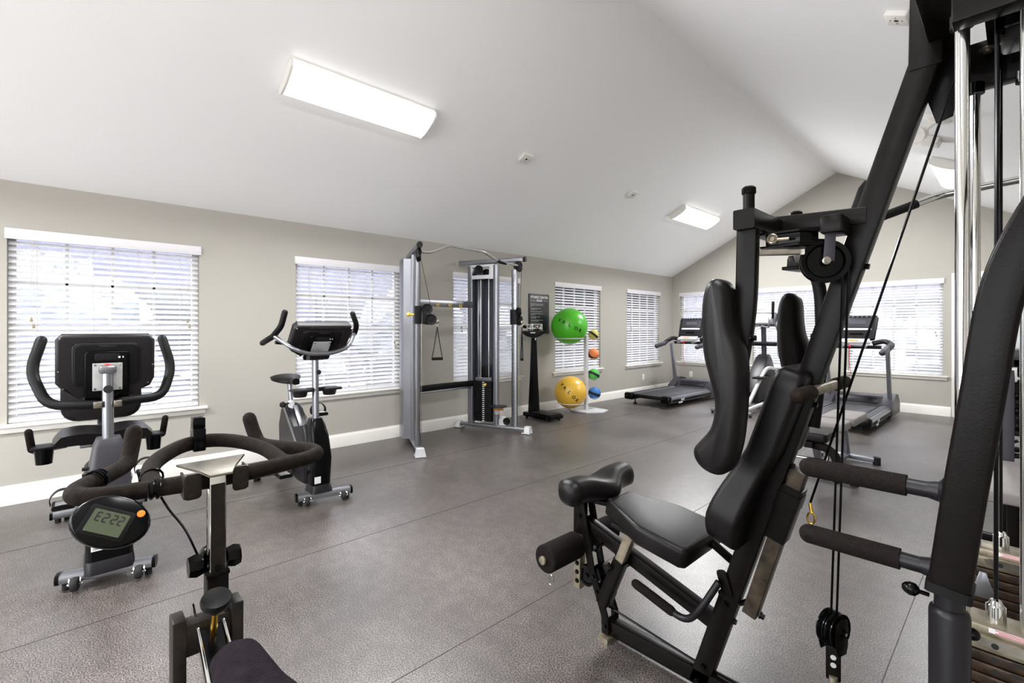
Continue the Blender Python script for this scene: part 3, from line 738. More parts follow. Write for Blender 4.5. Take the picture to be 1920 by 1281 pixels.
b = MB(); b.loft([sec2(-3.75, -3.575, 1.305, 1.465, 0.085), sec2(-3.745, -3.58, 1.31, 1.46, 0.11), sec2(-3.74, -3.595, 1.315, 1.455, 0.14)]); b.build('collar', 'greyd', fh)
b = MB(); b.box((-3.584, 1.348, 0.185), (0.004, 0.045, 0.05), bev=0); b.build('sticker', 'white', fh)
side_body(t, 'flywheel_shroud', 'greyd', [(-3.72, 0.12), (-3.72, 0.50), (-3.78, 0.58), (-3.84, 0.56), (-3.98, 0.50), (-4.14, 0.66), (-4.24, 0.69), (-4.31, 0.64), (-4.34, 0.50), (-4.36, 0.33), (-4.30, 0.22), (-4.10, 0.14), (-3.9, 0.11)], 1.37, 0.135, 0.03)
b = MB()
for dy, w_ in ((-0.0695, 0.02), ): 
    b.prism([(-4.235, 0.665), (-4.20, 0.675), (-3.86, 0.40), (-3.75, 0.33), (-3.75, 0.30), (-3.87, 0.36)], (0, 1.37 + dy, 0), (1, 0, 0), (0, 0, 1), 0.004)
b.box((-4.06, 1.37, 0.596), (0.23, 0.035, 0.012), rot=(0, 0.78, 0), bev=0.003)
b.build('silver_stripe', 'silver', t)
b = MB(); b.sweep([(-3.70, 1.376, 0.60), (-3.735, 1.385, 1.09)], circ(0.024, 20, 0.032), up=(1, 0, 0)); ms = b.build('console_mast', 'silver', t)
b = MB(); b.lathe([(0, 0), (0.017, 0), (0.019, 0.003), (0, 0.004)], (-3.694, 1.398, 0.985), (1, 0.25, 0.07)); b.build('oval_plug', 'ink', ms)
b = MB(); b.box((-3.735, 1.385, 1.105), (0.09, 0.115, 0.05), bev=0.008); b.build('mast_bracket', 'greyd', t)
console(t, (-3.72, 1.42, 1.235), 0.45, 0.30, -0.72)
b = MB(); b.tube(fillet([(-3.84, 1.115, 1.27), (-3.68, 1.20, 1.175), (-3.665, 1.31, 1.13), (-3.665, 1.50, 1.13), (-3.68, 1.63, 1.175), (-3.80, 1.735, 1.29)], 0.07), 0.016, 14); hb = b.build('handlebar', 'silver', t)
for pts in ([(-3.84, 1.115, 1.27), (-3.78, 1.15, 1.34), (-3.76, 1.17, 1.445)], [(-3.80, 1.735, 1.285), (-3.76, 1.735, 1.35), (-3.76, 1.70, 1.445)], [(-3.85, 1.115, 1.265), (-3.98, 1.095, 1.225), (-4.03, 1.09, 1.21)], [(-3.82, 1.73, 1.28), (-3.98, 1.74, 1.25), (-4.03, 1.74, 1.23)]):
    b = MB(); b.tube(fillet(pts, 0.03), 0.022, 12, round_=True); b.build('hand_grip', 'blackm', t)
b = MB(); b.tube([(-3.98, 1.17, 1.215), (-4.0, 1.3, 1.2), (-3.98, 1.6, 1.215)], 0.015, 10); b.build('arm_rest_bar', 'blackm', t)
for y, s_ in ((1.275, -1), (1.50, 1)):
    b = MB(); b.lathe([(0.0, 0), (0.045, 0), (0.055, 0.035), (0.062, 0.06), (0.055, 0.06), (0.042, 0.008), (0, 0.008)], (-3.745, y, 0.80), seg=22); b.box((-3.72, y, 0.852), (0.13, 0.14, 0.018), bev=0.008); b.build('cup_holder', 'greyv', t)
b = MB(); b.box((-3.72, 1.385, 0.852), (0.05, 0.14, 0.03), bev=0.004); b.build('holder_bracket', 'greyd', t)
# saddle
b = MB(); rings = []
for k in range(11):
    s_ = k / 10; x = -4.04 - 0.27 * s_; hw = 0.028 + 0.105 * max(0, (s_ - 0.30) / 0.7) ** 0.8 if s_ > 0.30 else 0.028
    if s_ > 0.9: hw *= 0.93
    tz = 0.915 - 0.010 * math.sin(PI * s_) + 0.02 * s_; r = []
    for j in range(11):
        v = -1 + 0.2 * j; r.append((x, 1.345 + v * hw, tz - 0.022 * abs(v) ** 2.5))
    r += [(x, 1.345 + hw * 0.92, tz - 0.05), (x, 1.345, tz - 0.055), (x, 1.345 - hw * 0.92, tz - 0.05)]
    rings.append(r)
b.loft(rings); b.build('saddle', 'vinylb', t, smooth=70)
b = MB(); b.sweep([(-4.17, 1.35, 0.66), (-4.205, 1.345, 0.87)], circ(0.018, 16, 0.026), up=(1, 0, 0)); sp = b.build('seat_post', 'silver', t)
b = MB(); b.sweep([(-4.165, 1.35, 0.64), (-4.178, 1.349, 0.72)], circ(0.024, 16, 0.033), up=(1, 0, 0)); b.box((-4.21, 1.345, 0.872), (0.07, 0.06, 0.022)); b.build('post_clamp', 'silverl', sp)
b = MB(); b.cyl((-4.15, 1.32, 0.70), (-4.10, 1.26, 0.70), 0.007); b.lathe([(0, 0), (0.018, 0), (0.024, 0.008), (0.022, 0.022), (0, 0.026)], (-4.11, 1.27, 0.70), (0.6, -0.75, 0)); b.build('adjustment_knob', 'blackm', sp)
pedal(t, (-3.95, 1.50, 0.62), (0, 1, 0)); pedal(t, (-3.98, 1.23, 0.16), (0, 1, 0))
b = MB(); b.bar([(-3.98, 1.285, 0.16), (-3.965, 1.285, 0.37)], 0.03, 0.014, up=(0, 1, 0)); b.bar([(-3.965, 1.45, 0.37), (-3.95, 1.455, 0.62)], 0.03, 0.014, up=(0, 1, 0)); b.cyl((-3.965, 1.28, 0.37), (-3.965, 1.46, 0.37), 0.014); b.build('crank', 'steel', t)
stabilizer(t, (-4.50, 1.14), (-4.44, 1.50), 'rear_stabilizer', w=0.06, h=0.045, z=0.05, out=(-1, 0, 0))
b = MB(); b.bar([(-4.30, 1.37, 0.16), (-4.47, 1.33, 0.07)], 0.06, 0.05); b.build('rear_frame', 'blackm', t)

# ------------------------------------------------------------------ indoor cycling bike in front of the camera
yc = 0.228
t = thing('spinning_bike', 'old indoor cycling bike with bullhorn handlebar and plum saddle, right below the camera', 'exercise bike', (-1.15, yc, 0))
b = MB(); R_ = 0.0168
horn = lambda s_: [(-1.13, yc, 1.018), (-1.14, yc + s_ * 0.05, 1.016), (-1.165, yc + s_ * 0.13, 1.013), (-1.183, yc + s_ * 0.19, 1.012), (-1.205, yc + s_ * 0.222, 1.014), (-1.24, yc + s_ * 0.218, 1.018), (-1.31, yc + s_ * 0.175, 1.018), (-1.37, yc + s_ * 0.140, 1.022), (-1.395, yc + s_ * 0.130, 1.045), (-1.415, yc + s_ * 0.122, 1.085)]
b.tube(spline(list(reversed(horn(-1))) + horn(1)[1:], 6), R_, 16, round_=True)
hb = b.build('handlebar', 'foamb', t)
b = MB(); b.tube(spline([(-1.16, yc - 0.105, 1.015), (-1.21, yc - 0.112, 1.026), (-1.28, yc - 0.095, 1.038), (-1.345, yc - 0.04, 1.05), (-1.36, yc + 0.02, 1.052), (-1.335, yc + 0.075, 1.045), (-1.27, yc + 0.115, 1.034), (-1.21, yc + 0.13, 1.022), (-1.175, yc + 0.135, 1.014)], 6), R_ * 0.98, 16)
b.build('centre_hoop', 'foamb', t)
b = MB(); b.box((-1.352, yc - 0.005, 1.062), (0.042, 0.026, 0.055), bev=0.003); b.box((-1.352, yc - 0.005, 1.10), (0.03, 0.026, 0.03), bev=0.003); b.build('hoop_clip', 'blackg', t)
# stem: chrome square tube with a flared clamp plate
b = MB(); b.box((-1.118, yc - 0.012, 0.925), (0.030, 0.030, 0.235), bev=0.003); sm = b.build('stem', 'chrome', t)
b = MB(); b.box((-1.1028, yc - 0.012, 0.915), (0.0012, 0.025, 0.20), bev=0); b.build('dark_reflection_strip', 'rust', sm)  # dark reflection in the chrome face, put in as a coloured strip
b = MB()
b.prism([(-0.062, 0.035), (0.062, 0.035), (0.030, -0.022), (0.020, -0.055), (-0.020, -0.055), (-0.030, -0.022)], (-1.128, yc - 0.012, 1.046), (0, 1, 0), (-1, 0, 0.12), 0.005, bev=0.001)
b.build('clamp_plate', 'steel', sm)
for s_ in (-1, 1):
    b = MB(); b.prism(rrect(0.030, 0.050, 0.008), (-1.110, yc - 0.012 + s_ * 0.042, 1.016), (0, 1, 0), (0, 0, 1), 0.004, bev=0.001)
    b.box((-1.13, yc - 0.012 + s_ * 0.055, 1.016), (0.04, 0.004, 0.046), bev=0.001)
    b.bolt((-1.108, yc - 0.012 + s_ * 0.046, 1.002), (1, 0, 0), 0.005, 0.004); b.bolt((-1.108, yc - 0.012 + s_ * 0.046, 1.028), (1, 0, 0), 0.005, 0.004)
    b.build('clamp_cheek', 'rust', sm)
b = MB(); b.box((-1.12, yc - 0.012, 0.77), (0.038, 0.038, 0.13), bev=0.003); b.box((-1.12, yc - 0.012, 0.832), (0.042, 0.042, 0.008), bev=0.002); b.build('stem_sleeve', 'black', t)
b = MB(); b.lathe([(0.0, 0), (0.022, 0), (0.026, 0.006), (0.026, 0.024), (0.022, 0.03), (0, 0.032)], (-1.15, yc - 0.012, 0.845), (-1, 0, 0), 10); b.cyl((-1.15, yc - 0.012, 0.845), (-1.10, yc - 0.012, 0.845), 0.006); b.build('stem_knob', 'blackg', t)
for s_ in (-1, 1):
    b = MB(); b.lathe([(0, -0.012), (0.020, -0.012), (0.024, 0), (0.020, 0.012), (0, 0.012)], (-1.135, yc - 0.012 + s_ * 0.034, 0.848), (0, 1, 0), 8); b.build('knob_lobe', 'blackg', t)
# computer hanging from the left end of the bar
cc = Vector((-1.125, 0.052, 0.976)); nn = (Vector((0, 0, EYE)) - cc).normalized(); nn = (nn + Vector((0, 0, 0.15))).normalized()
U_ = Vector((0.0, 1, 0)); U_ = (U_ - nn * U_.dot(nn)).normalized(); V_ = nn.cross(U_)
ca, sa = math.cos(-0.52), math.sin(-0.52); UU = U_ * ca + V_ * sa; VV = nn.cross(UU)
b = MB(); rings = []
for d, k in ((-0.024, 0.55), (-0.018, 0.85), (-0.006, 0.98), (0.004, 1.0), (0.010, 0.95), (0.012, 0.90)):
    rings.append([cc + nn * d + UU * (0.060 * k * math.cos(a)) + VV * (0.045 * k * math.sin(a)) for a in [2 * PI * i / 32 for i in range(32)]])
b.loft(rings); tp = MB
cp = b.build('bike_computer', 'blackg', t, smooth=60)
b = MB(); b.prism(rrect(0.070, 0.050, 0.004), cc + nn * 0.0130 - UU * 0.004 - VV * 0.004, UU, VV, 0.003, bev=0.0008); b.build('display_bezel', 'blackm', cp)
b = MB(); b.prism(rrect(0.055, 0.038, 0.002), cc + nn * 0.0148 - UU * 0.004 - VV * 0.004, UU, VV, 0.0012); b.build('display', 'lcd', cp)
b = MB(); fm = frame(cc + nn * 0.0158 - UU * 0.003 + VV * 0.003, UU, VV)
def seven(b, fm, ch, ox, s_):
    segs = {'2': 'abged', '3': 'abgcd', 'E': 'adefg'}[ch]; w_, h_, q = 0.0072 * s_, 0.0075 * s_, 0.0021 * s_
    pos = dict(a=(0, h_, 0), g=(0, 0, 0), d=(0, -h_, 0), b=(w_ / 2, h_ / 2, 1), c=(w_ / 2, -h_ / 2, 1), e=(-w_ / 2, -h_ / 2, 1), f=(-w_ / 2, h_ / 2, 1))
    for k in segs:
        x, y, v = pos[k]
        b.box((0, 0, 0), ((q, h_ * 0.86, 0.0003) if v else (w_ * 0.86, q, 0.0003)), bev=0, mtx=fm @ Matrix.Translation((ox + x, y, 0)))
for k, ch in enumerate('E222'): seven(b, fm, ch, -0.0175 + 0.0108 * k + (0.002 if k > 1 else 0), 0.92)
b.build('digits', 'ink', cp)
b = MB(); b.lathe([(0, 0), (0.0065, 0), (0.006, 0.002), (0, 0.0025)], cc + nn * 0.012 + UU * 0.036 + VV * 0.023, nn, 16); b.build('orange_button', 'orange', cp)
# cable wrapped round the bar and running down to the sensor
b = MB()
def coil(c, ax, turns, pitch, r, n=14):
    ax = Vector(ax).normalized(); e1 = ax.orthogonal().normalized(); e2 = ax.cross(e1); pts = []
    for i in range(int(turns * n)):
        a = 2 * PI * i / n; pts.append(Vector(c) + ax * (pitch * i / n) + e1 * r * math.cos(a) + e2 * r * math.sin(a))
    return pts
b.tube(coil((-1.272, yc - 0.197, 1.02), (-0.8, 0.6, 0), 2.6, 0.007, 0.0195), 0.0022, 6)
b.tube(coil((-1.195, yc - 0.110, 1.022), (-0.99, 0.05, 0.1), 1.3, 0.022, 0.0195), 0.0022, 6)
b.tube(coil((-1.155, yc - 0.118, 1.015), (0.2, 1, 0), 2.2, 0.010, 0.0195), 0.0022, 6)
b.tube(spline([(-1.15, yc - 0.10, 0.997), (-1.15, yc - 0.085, 0.965), (-1.148, yc - 0.06, 0.92), (-1.146, yc - 0.035, 0.85)], 6), 0.0024, 6)
b.build('sensor_cable', 'blackg', t)
# front fork plates, crossbar, tension knob, frame rails
for s_ in (-1, 1):
    b = MB(); b.box((-1.09, yc - 0.033 + s_ * 0.048, 0.40), (0.046, 0.022, 0.76), bev=0.003); b.build('fork_plate', 'rust', t)
b = MB(); b.box((-1.09, yc - 0.033, 0.735), (0.036, 0.076, 0.06), bev=0.002); b.build('fork_crossbar', 'rust', t)
b = MB(); b.lathe([(0.0, 0), (0.011, 0.0), (0.018, 0.012), (0.025, 0.019), (0.0265, 0.026), (0.0245, 0.032), (0.018, 0.030), (0, 0.029)], (-1.035, yc - 0.030, 0.795), (0.35, 0, 0.94), 30); kn = b.build('tension_knob', 'blackm', t)
b = MB(); b.cyl((-1.052, yc - 0.030, 0.74), (-1.034, yc - 0.030, 0.798), 0.006); b.build('knob_rod', 'gold', kn)
b = MB()
for s_ in (-1, 1): b.bar([(-1.13, yc - 0.030 + s_ * 0.0215, 0.765), (-1.02, yc - 0.030 + s_ * 0.0215, 0.715), (-0.62, yc - 0.030 + s_ * 0.0215, 0.50)], 0.005, 0.030, r=0.001)
fr = b.build('frame_rails', 'chrome', t)
b = MB(); b.bar([(-1.075, yc - 0.030, 0.738), (-1.02, yc - 0.030, 0.710), (-0.62, yc - 0.030, 0.49)], 0.038, 0.026, r=0.002); b.build('frame_infill', 'blackg', fr)
b = MB(); b.lathe([(0.03, -0.008), (0.20, -0.008), (0.22, -0.014), (0.235, -0.014), (0.235, 0.014), (0.22, 0.014), (0.20, 0.008), (0.03, 0.008)], (-1.09, yc - 0.033, 0.36), (0, 1, 0), 40); fw = b.build('flywheel', 'steel', t)
b = MB(); b.cyl((-1.09, yc - 0.10, 0.36), (-1.09, yc + 0.035, 0.36), 0.012); b.build('axle', 'steel', fw)
b = MB(); b.bar([(-1.09, yc - 0.25, 0.04), (-1.09, yc + 0.20, 0.04)], 0.07, 0.05, r=0.01); b.build('front_stabilizer', 'black', t)
b = MB(); b.bar([(-0.45, yc - 0.25, 0.04), (-0.45, yc + 0.20, 0.04)], 0.07, 0.05, r=0.01); b.build('rear_stabilizer', 'black', t)
b = MB(); b.bar([(-1.09, yc - 0.03, 0.05), (-0.45, yc - 0.03, 0.05)], 0.06, 0.05, r=0.006); b.bar([(-0.62, yc - 0.03, 0.06), (-0.62, yc - 0.03, 0.56)], 0.06, 0.05, up=(0, 1, 0), r=0.006); b.build('main_frame', 'black', t)
b = MB(); b.bar([(-0.62, yc - 0.03, 0.50), (-0.60, yc - 0.03, 0.74)], 0.04, 0.03, up=(0, 1, 0), r=0.004); b.build('seat_post', 'chrome', t)
b = MB(); rings = []
for k in range(16):
    s_ = k / 15; x = -0.930 + 0.31 * s_
    hw = 0.052 * min(1, math.sqrt(max(0.0, s_ * 7.5))) * (0.62 + 0.55 * s_) + 0.06 * max(0, s_ - 0.5)
    if k == 0: hw = 0.006
    tz = 0.812 - 0.030 * (1 - min(1, s_ * 5)) ** 2; dep = 0.05 + 0.02 * s_ if k else 0.02
    r = []
    for j in range(13):
        a = PI * j / 12; r.append((x, yc - 0.030 - hw * math.cos(a), tz - dep * 0.55 + dep * 0.55 * math.sin(a) ** 0.8))
    r += [(x, yc - 0.030 + hw * 0.85, tz - dep), (x, yc - 0.030, tz - dep * 1.05), (x, yc - 0.030 - hw * 0.85, tz - dep)]
    rings.append(r)
b.loft(rings); b.build('saddle', 'velvet', t, smooth=80)
# ------------------------------------------------------------------ cable machine: two towers set in a shallow V
t = thing('cable_machine', 'silver two tower cable machine with chrome chin-up bar and black pulleys', 'cable machine', (-4.6, 3.4, 0))
FR = Vector((-4.20, 4.17, 0)); RR = Vector((-5.10, 3.80, 0))
FL = Vector((-4.20, 2.62, 0)); RL = Vector((-5.06, 3.00, 0))
def tower(F0, R0, side):
    d = (R0 - F0); Lg = d.length; d.normalize(); n = Vector((0, 0, 1)).cross(d) * 1.0; n.normalize()
    out = n if n.y * side > 0 else -n                       # away from the user
    P_ = lambda u, v, z: F0 + d * u + out * v + Vector((0, 0, z))
    up = (0, 0, 1)
    b = MB(); b.bar([P_(-0.01, 0, 0.055), P_(Lg, 0, 0.055)], 0.075, 0.045, r=0.018); bb = b.build('base_beam', 'silver', t)
    b = MB()
    for u0, u1, w in ((-0.055, 0.055, 0.11), (Lg - 0.05, Lg + 0.05, 0.11)):
        b.loft([[P_(u, v, z) for u, v in ((u0, -w / 2), (u1, -w / 2), (u1, w / 2), (u0, w / 2))] for z in (0.006, 0.016)])
        k = 1 if u0 < 0 else -1; m_ = (u0 + u1) / 2
        b.loft([[P_(m_ - k * 0.05, v, 0.016) for v in (-0.055, 0.055)] + [P_(m_ - k * 0.045, v, z) for v, z in ((0.038, 0.09), (-0.038, 0.09))],
                [P_(m_ + k * 0.02, v, 0.016) for v in (-0.055, 0.055)] + [P_(m_ + k * 0.02, v, z) for v, z in ((0.038, 0.092), (-0.038, 0.092))]])
    b.build('floor_feet', 'silverl', bb)
    b = MB(); b.bar([P_(-0.05, 0, 0.004), P_(0.05, 0, 0.004)], 0.115, 0.008, r=0.002); b.bar([P_(Lg - 0.05, 0, 0.004), P_(Lg + 0.05, 0, 0.004)], 0.115, 0.008, r=0.002); b.build('rubber_pads', 'rubber', bb)
    b = MB(); b.bar([P_(0.17, 0, 0.075), P_(0.17, 0, 2.06)], 0.072, 0.05, up=tuple(out), r=0.008); ac = b.build('adjustment_column', 'column', t)
    b = MB()
    for k in range(30):
        z = 0.24 + k * 0.058; b.cyl(P_(0.17, -0.0365, z), P_(0.17, -0.0375, z), 0.0055, seg=8); b.cyl(P_(0.17, 0.0365, z), P_(0.17, 0.0375, z), 0.0055, seg=8)
    b.build('pin_holes', 'ink', ac)
    b = MB(); b.bar([P_(0.43, 0, 0.07), P_(0.43, 0, 2.14)], 0.06, 0.075, up=tuple(out), r=0.01); b.build('front_post', 'silver', t)
    b = MB(); b.bar([P_(0.80, 0, 0.07), P_(0.80, 0, 2.14)], 0.07, 0.075, up=tuple(out), r=0.01); b.build('rear_post', 'silver', t)
    b = MB(); b.bar([P_(0.04, 0, 2.19), P_(0.98, 0, 2.19)], 0.055, 0.06, r=0.015); tb = b.build('top_beam', 'silver', t)
    b = MB(); b.bar([P_(0.015, 0, 2.19), P_(0.05, 0, 2.19)], 0.062, 0.066, r=0.028); b.build('end_cap', 'blackm', tb)
    b = MB(); b.bar([P_(0.45, -0.02, 1.99), P_(0.80, -0.02, 1.99)], 0.03, 0.05, r=0.004); b.build('cross_brace', 'silverl', t)
    b = MB(); b.bar([P_(0.45, -0.02, 2.135), P_(0.80, -0.02, 2.135)], 0.03, 0.03, r=0.004); b.build('upper_brace', 'silverl', t)
    # smoked shroud on the outer side, open towards the user
    b = MB(); sec = [(0.455, 0.03), (0.475, 0.115), (0.52, 0.135), (0.72, 0.135), (0.77, 0.115), (0.785, 0.03)]
    inner = [(u + (0.006 if u < 0.6 else -0.006), v - 0.005) for u, v in reversed(sec)]
    b.loft([[P_(u, v, z) for u, v in sec + inner] for z in (0.09, 2.10)]); b.build('shroud', 'glassy' if side > 0 else 'silver', t)
    gr = []
    for u in (0.56, 0.68):
        b = MB(); b.cyl(P_(u, 0.045, 0.09), P_(u, 0.045, 2.0), 0.0115, seg=14); b.build('guide_rod', 'chrome', t)
    for k in range(20):
        z = 0.105 + k * 0.0262
        b = MB(); b.bar([P_(0.50, 0.045, z + 0.0125), P_(0.74, 0.045, z + 0.0125)], 0.085, 0.0245, r=0.003); pl = b.build('weight_plate', 'blackm', t)
        b = MB(); b.bar([P_(0.605, 0.0015, z + 0.0125), P_(0.635, 0.0015, z + 0.0125)], 0.0015, 0.009, r=0.0004); b.build('plate_number', 'white', pl)
    z = 0.105 + 20 * 0.0262
    b = MB(); b.bar([P_(0.50, 0.045, z + 0.025), P_(0.74, 0.045, z + 0.025)], 0.085, 0.045, r=0.006); tp = b.build('top_plate', 'silver', t)
    b = MB(); b.prism([(-0.045, 0), (0.045, 0), (0.045, 0.12), (0.03, 0.16), (-0.03, 0.16), (-0.045, 0.12)], P_(0.62, 0.045, z + 0.045), d, (0, 0, 1), 0.03, bev=0.008); b.build('lifting_pulley', 'blackm', tp)
    b = MB(); b.cyl(P_(0.585, 0.003, z - 0.04), P_(0.585, -0.025, z - 0.04), 0.016, seg=16); b.build('selector_pin', 'yellow', t)
    # top pulleys
    def wheel(c, ax, r, name='pulley', w=0.024):
        b = MB(); b.lathe([(0, -w / 2), (r * 0.25, -w / 2), (r * 0.3, -w * 0.35), (r * 0.8, -w * 0.35), (r, -w / 2), (r, -w * 0.35), (r * 0.86, 0), (r, w * 0.35), (r, w / 2), (r * 0.8, w * 0.35), (r * 0.3, w * 0.35), (r * 0.25, w / 2), (0, w / 2)], c, ax, 24)
        return b.build(name, 'blackm', t)
    wheel(P_(0.115, -0.01, 2.115), out, 0.052); wheel(P_(0.66, -0.05, 2.085), out, 0.058); wheel(P_(0.60, 0.05, 2.05), out, 0.052)
    b = MB(); b.prism([(-0.035, -0.10), (0.035, -0.10), (0.03, 0.05), (0.012, 0.09), (-0.02, 0.09)], P_(0.49, -0.03, 2.06), -d, (0, 0, 1), 0.008, bev=0.002); b.build('pulley_bracket', 'silverl', t)
    b = MB(); b.prism([(-0.05, 0.03), (0.05, 0.03), (0.065, -0.05), (0.03, -0.09), (0.0, -0.07), (-0.05, -0.03)], P_(0.13, 0, 2.12), -d, (0, 0, 1), 0.045, bev=0.006); b.build('pulley_housing', 'blackm', t)
    # sliding carriage with twin pulleys
    cz = 1.47
    b = MB(); b.bar([P_(0.17, 0, cz - 0.10), P_(0.17, 0, cz + 0.09)], 0.10, 0.072, up=tuple(out), r=0.008); ca_ = b.build('carriage', 'blackm', t)
    b = MB(); b.cyl(P_(0.17, 0.04, cz), P_(0.17, 0.10, cz), 0.011); b.lathe([(0, 0), (0.02, 0), (0.025, 0.012), (0.02, 0.03), (0, 0.032)], P_(0.17, 0.085, cz), out, 14); b.build('pop_pin', 'yellow', ca_)
    a_ = Vector((0.93, -0.35, 0)).normalized() if side > 0 else Vector((0.5, 0.86, 0)).normalized()
    b = MB(); c0 = P_(0.12, -0.04, cz); b.prism([(0, -0.10), (0.06, -0.11), (0.13, -0.08), (0.13, -0.02), (0.07, 0.02), (0.07, 0.08), (0.03, 0.09), (0, 0.06)], c0, a_, (0, 0, 1), 0.016, bev=0.004); b.build('pulley_arm', 'blackm', ca_)
    ax = a_.cross(Vector((0, 0, 1)))
    p1 = c0 + a_ * 0.05 + Vector((0, 0, 0.055)); p2 = c0 + a_ * 0.095 + Vector((0, 0, -0.055))
    wheel(p1, ax, 0.058, w=0.032); wheel(p2, ax, 0.058, w=0.032)
    b = MB(); b.tube([P_(0.07, -0.01, 2.09), p1 + a_ * 0.045], 0.0028, 6); b.build('cable', 'blackm', t)
    b = MB(); b.tube([P_(0.10, -0.03, 0.14), P_(0.10, -0.03, cz - 0.1)], 0.0028, 6); b.build('cable', 'steel', t)
    b = MB(); b.tube([P_(0.62, 0.045, z + 0.19), P_(0.62, 0.045, 2.02)], 0.0028, 6); b.build('cable', 'blackm', t)
    b = MB(); b.prism([(-0.05, -0.05), (0.05, -0.05), (0.05, 0.02), (0.01, 0.07), (-0.05, 0.07)], P_(0.33, -0.02, 0.13), d, (0, 0, 1), 0.012, bev=0.003); b.build('lower_pulley_bracket', 'silverl', t)
    wheel(P_(0.27, -0.03, 0.14), out, 0.045)
    return P_, p2, a_
PL_, pl2, al = tower(FL, RL, -1)
PR_, pr2, ar = tower(FR, RR, 1)
b = MB(); b.tube(fillet([(-4.27, 2.68, 2.125), (-4.24, 2.78, 2.125), (-4.19, 2.98, 2.215), (-4.19, 3.46, 2.205), (-4.23, 3.74, 2.115), (-4.28, 4.08, 2.11)], 0.04), 0.0155, 14); b.build('chin_up_bar', 'chrome', t)
b = MB(); b.tube([(-4.225, 3.70, 2.128), (-4.232, 3.76, 2.112), (-4.25, 3.86, 2.11)], 0.018, 12); b.build('grip_sleeve', 'blackm', t)
b = MB(); b.bar([RL + Vector((0.22, -0.05, 1.63)), RR + Vector((0.20, 0.06, 1.63))], 0.012, 0.085, r=0.003); cb = b.build('accessory_rail', 'silver', t)
for k, f_ in enumerate((0.38, 0.62, 0.84)):
    p = (RL + Vector((0.22, 0, 1.60))).lerp(RR + Vector((0.2, 0, 1.60)), f_) + Vector((0.012, -0.04, 0))
    b = MB(); b.tube(fillet([p + Vector((0, 0, 0.03)), p, p + Vector((0.04, 0, -0.005)), p + Vector((0.045, 0, 0.025))], 0.012), 0.006, 8); b.build('storage_hook', 'yellow', cb)
b = MB(); b.bar(spline([RL + Vector((0.22, -0.05, 0.60)), RL.lerp(RR, 0.5) + Vector((0.18, 0, 0.60)), RR + Vector((0.20, 0.06, 0.60))], 6), 0.05, 0.075, r=0.02); b.build('rear_crossbar', 'blackm', t)
b = MB(); b.bar([RL + Vector((0.2, -0.05, 0.55)), RR + Vector((0.18, 0.06, 0.55))], 0.04, 0.02, r=0.004); b.build('crossbar_trim', 'silver', t)
b = MB(); p = PR_(0.36, -0.10, 0.335); b.prism(rrect(0.20, 0.16, 0.02), p, (PR_(1, 0, 0) - PR_(0, 0, 0)), (PR_(0, 1, 0) - PR_(0, 0, 0)), 0.02, bev=0.005); tr = b.build('accessory_tray', 'greyd', t)
b = MB(); q = PR_(0.40, -0.03, 0.27); b.box(q, (0.05, 0.06, 0.10), bev=0.006); b.build('tray_bracket', 'silverl', tr)
b = MB(); b.cyl(PR_(0.43, -0.06, 0.285), PR_(0.30, -0.06, 0.29), 0.012); b.build('tray_knob', 'orange', tr)
# strap handles hang from the pulleys
def strap_handle(p, label, axis, folded=False):
    s = thing('strap_handle', label, 'handle', tuple(p), world_coords=True)
    p = Vector(p); ax = Vector(axis).normalized()
    b = MB(); b.lathe([(0.012, -0.02), (0.017, -0.012), (0.017, 0.012), (0.012, 0.02)], p, (0, 0, 1), 12); b.tube([p + Vector((math.cos(a) * 0.014, 0, -0.038 + math.sin(a) * 0.024)) for a in [2 * PI * i / 12 for i in range(12)]], 0.004, 6, closed=True)
    b.build('swivel_clip', 'steel', s)
    w, h = (0.058, 0.34) if not folded else (0.014, 0.40)
    top = p + Vector((0, 0, -0.055)); 
    b = MB()
    b.sweep([top, top + ax * w * 0.45 - Vector((0, 0, h * 0.5)), top + ax * w - Vector((0, 0, h))], rrect(0.02, 0.005, 0.002, 1), up=tuple(ax))
    b.sweep([top, top - ax * w * 0.45 - Vector((0, 0, h * 0.5)), top - ax * w - Vector((0, 0, h))], rrect(0.02, 0.005, 0.002, 1), up=tuple(ax))
    b.build('webbing', 'blackm', s)
    b = MB(); b.tube([top + ax * w - Vector((0, 0, h)), top - ax * w - Vector((0, 0, h))], 0.016, 14, round_=False); b.build('hand_tube', 'foam', s)
strap_handle(pl2 + al * 0.062 + Vector((0.0, 0, -0.02)), 'black triangular strap handle hanging from the left cable machine pulley', (0.3, 1, 0))
strap_handle(pr2 + ar * 0.062 + Vector((0.0, 0, -0.02)), 'black folded strap handle hanging from the right cable machine pulley, near the scale', (0.3, 1, 0), True)

# ------------------------------------------------------------------ beam scale
t = thing('weighing_scale', 'black upright physician beam scale on the floor under the rules sign', 'scale', (-4.75, 5.04, 0))
b = MB(); b.box((-4.74, 5.03, 0.055), (0.56, 0.28, 0.06), bev=0.015); bs = b.build('base', 'blackg', t)
b = MB(); b.box((-4.68, 5.03, 0.092), (0.38, 0.25, 0.014), bev=0.004); b.build('platform', 'greyd', bs)
b = MB()
for x in (-4.97, -4.51):
    for y in (4.93, 5.13): b.cyl((x, y, 0.0), (x, y, 0.03), 0.02, seg=12)
b.build('feet', 'rubber', bs)
b = MB(); b.box((-4.52, 5.03, 0.052), (0.05, 0.30, 0.05), bev=0.012); b.build('front_bumper', 'blackm', bs)
b = MB(); b.loft([[(-4.93 + u, 5.04 + v, z) for u, v in rrect(w, w * 1.1, 0.012)] for z, w in ((0.07, 0.125), (0.6, 0.09), (1.18, 0.062))]); cl = b.build('column', 'blackg', t)
b = MB(); b.box((-4.898, 5.04, 1.16), (0.004, 0.02, 0.03), bev=0); b.build('column_label', 'white', cl)
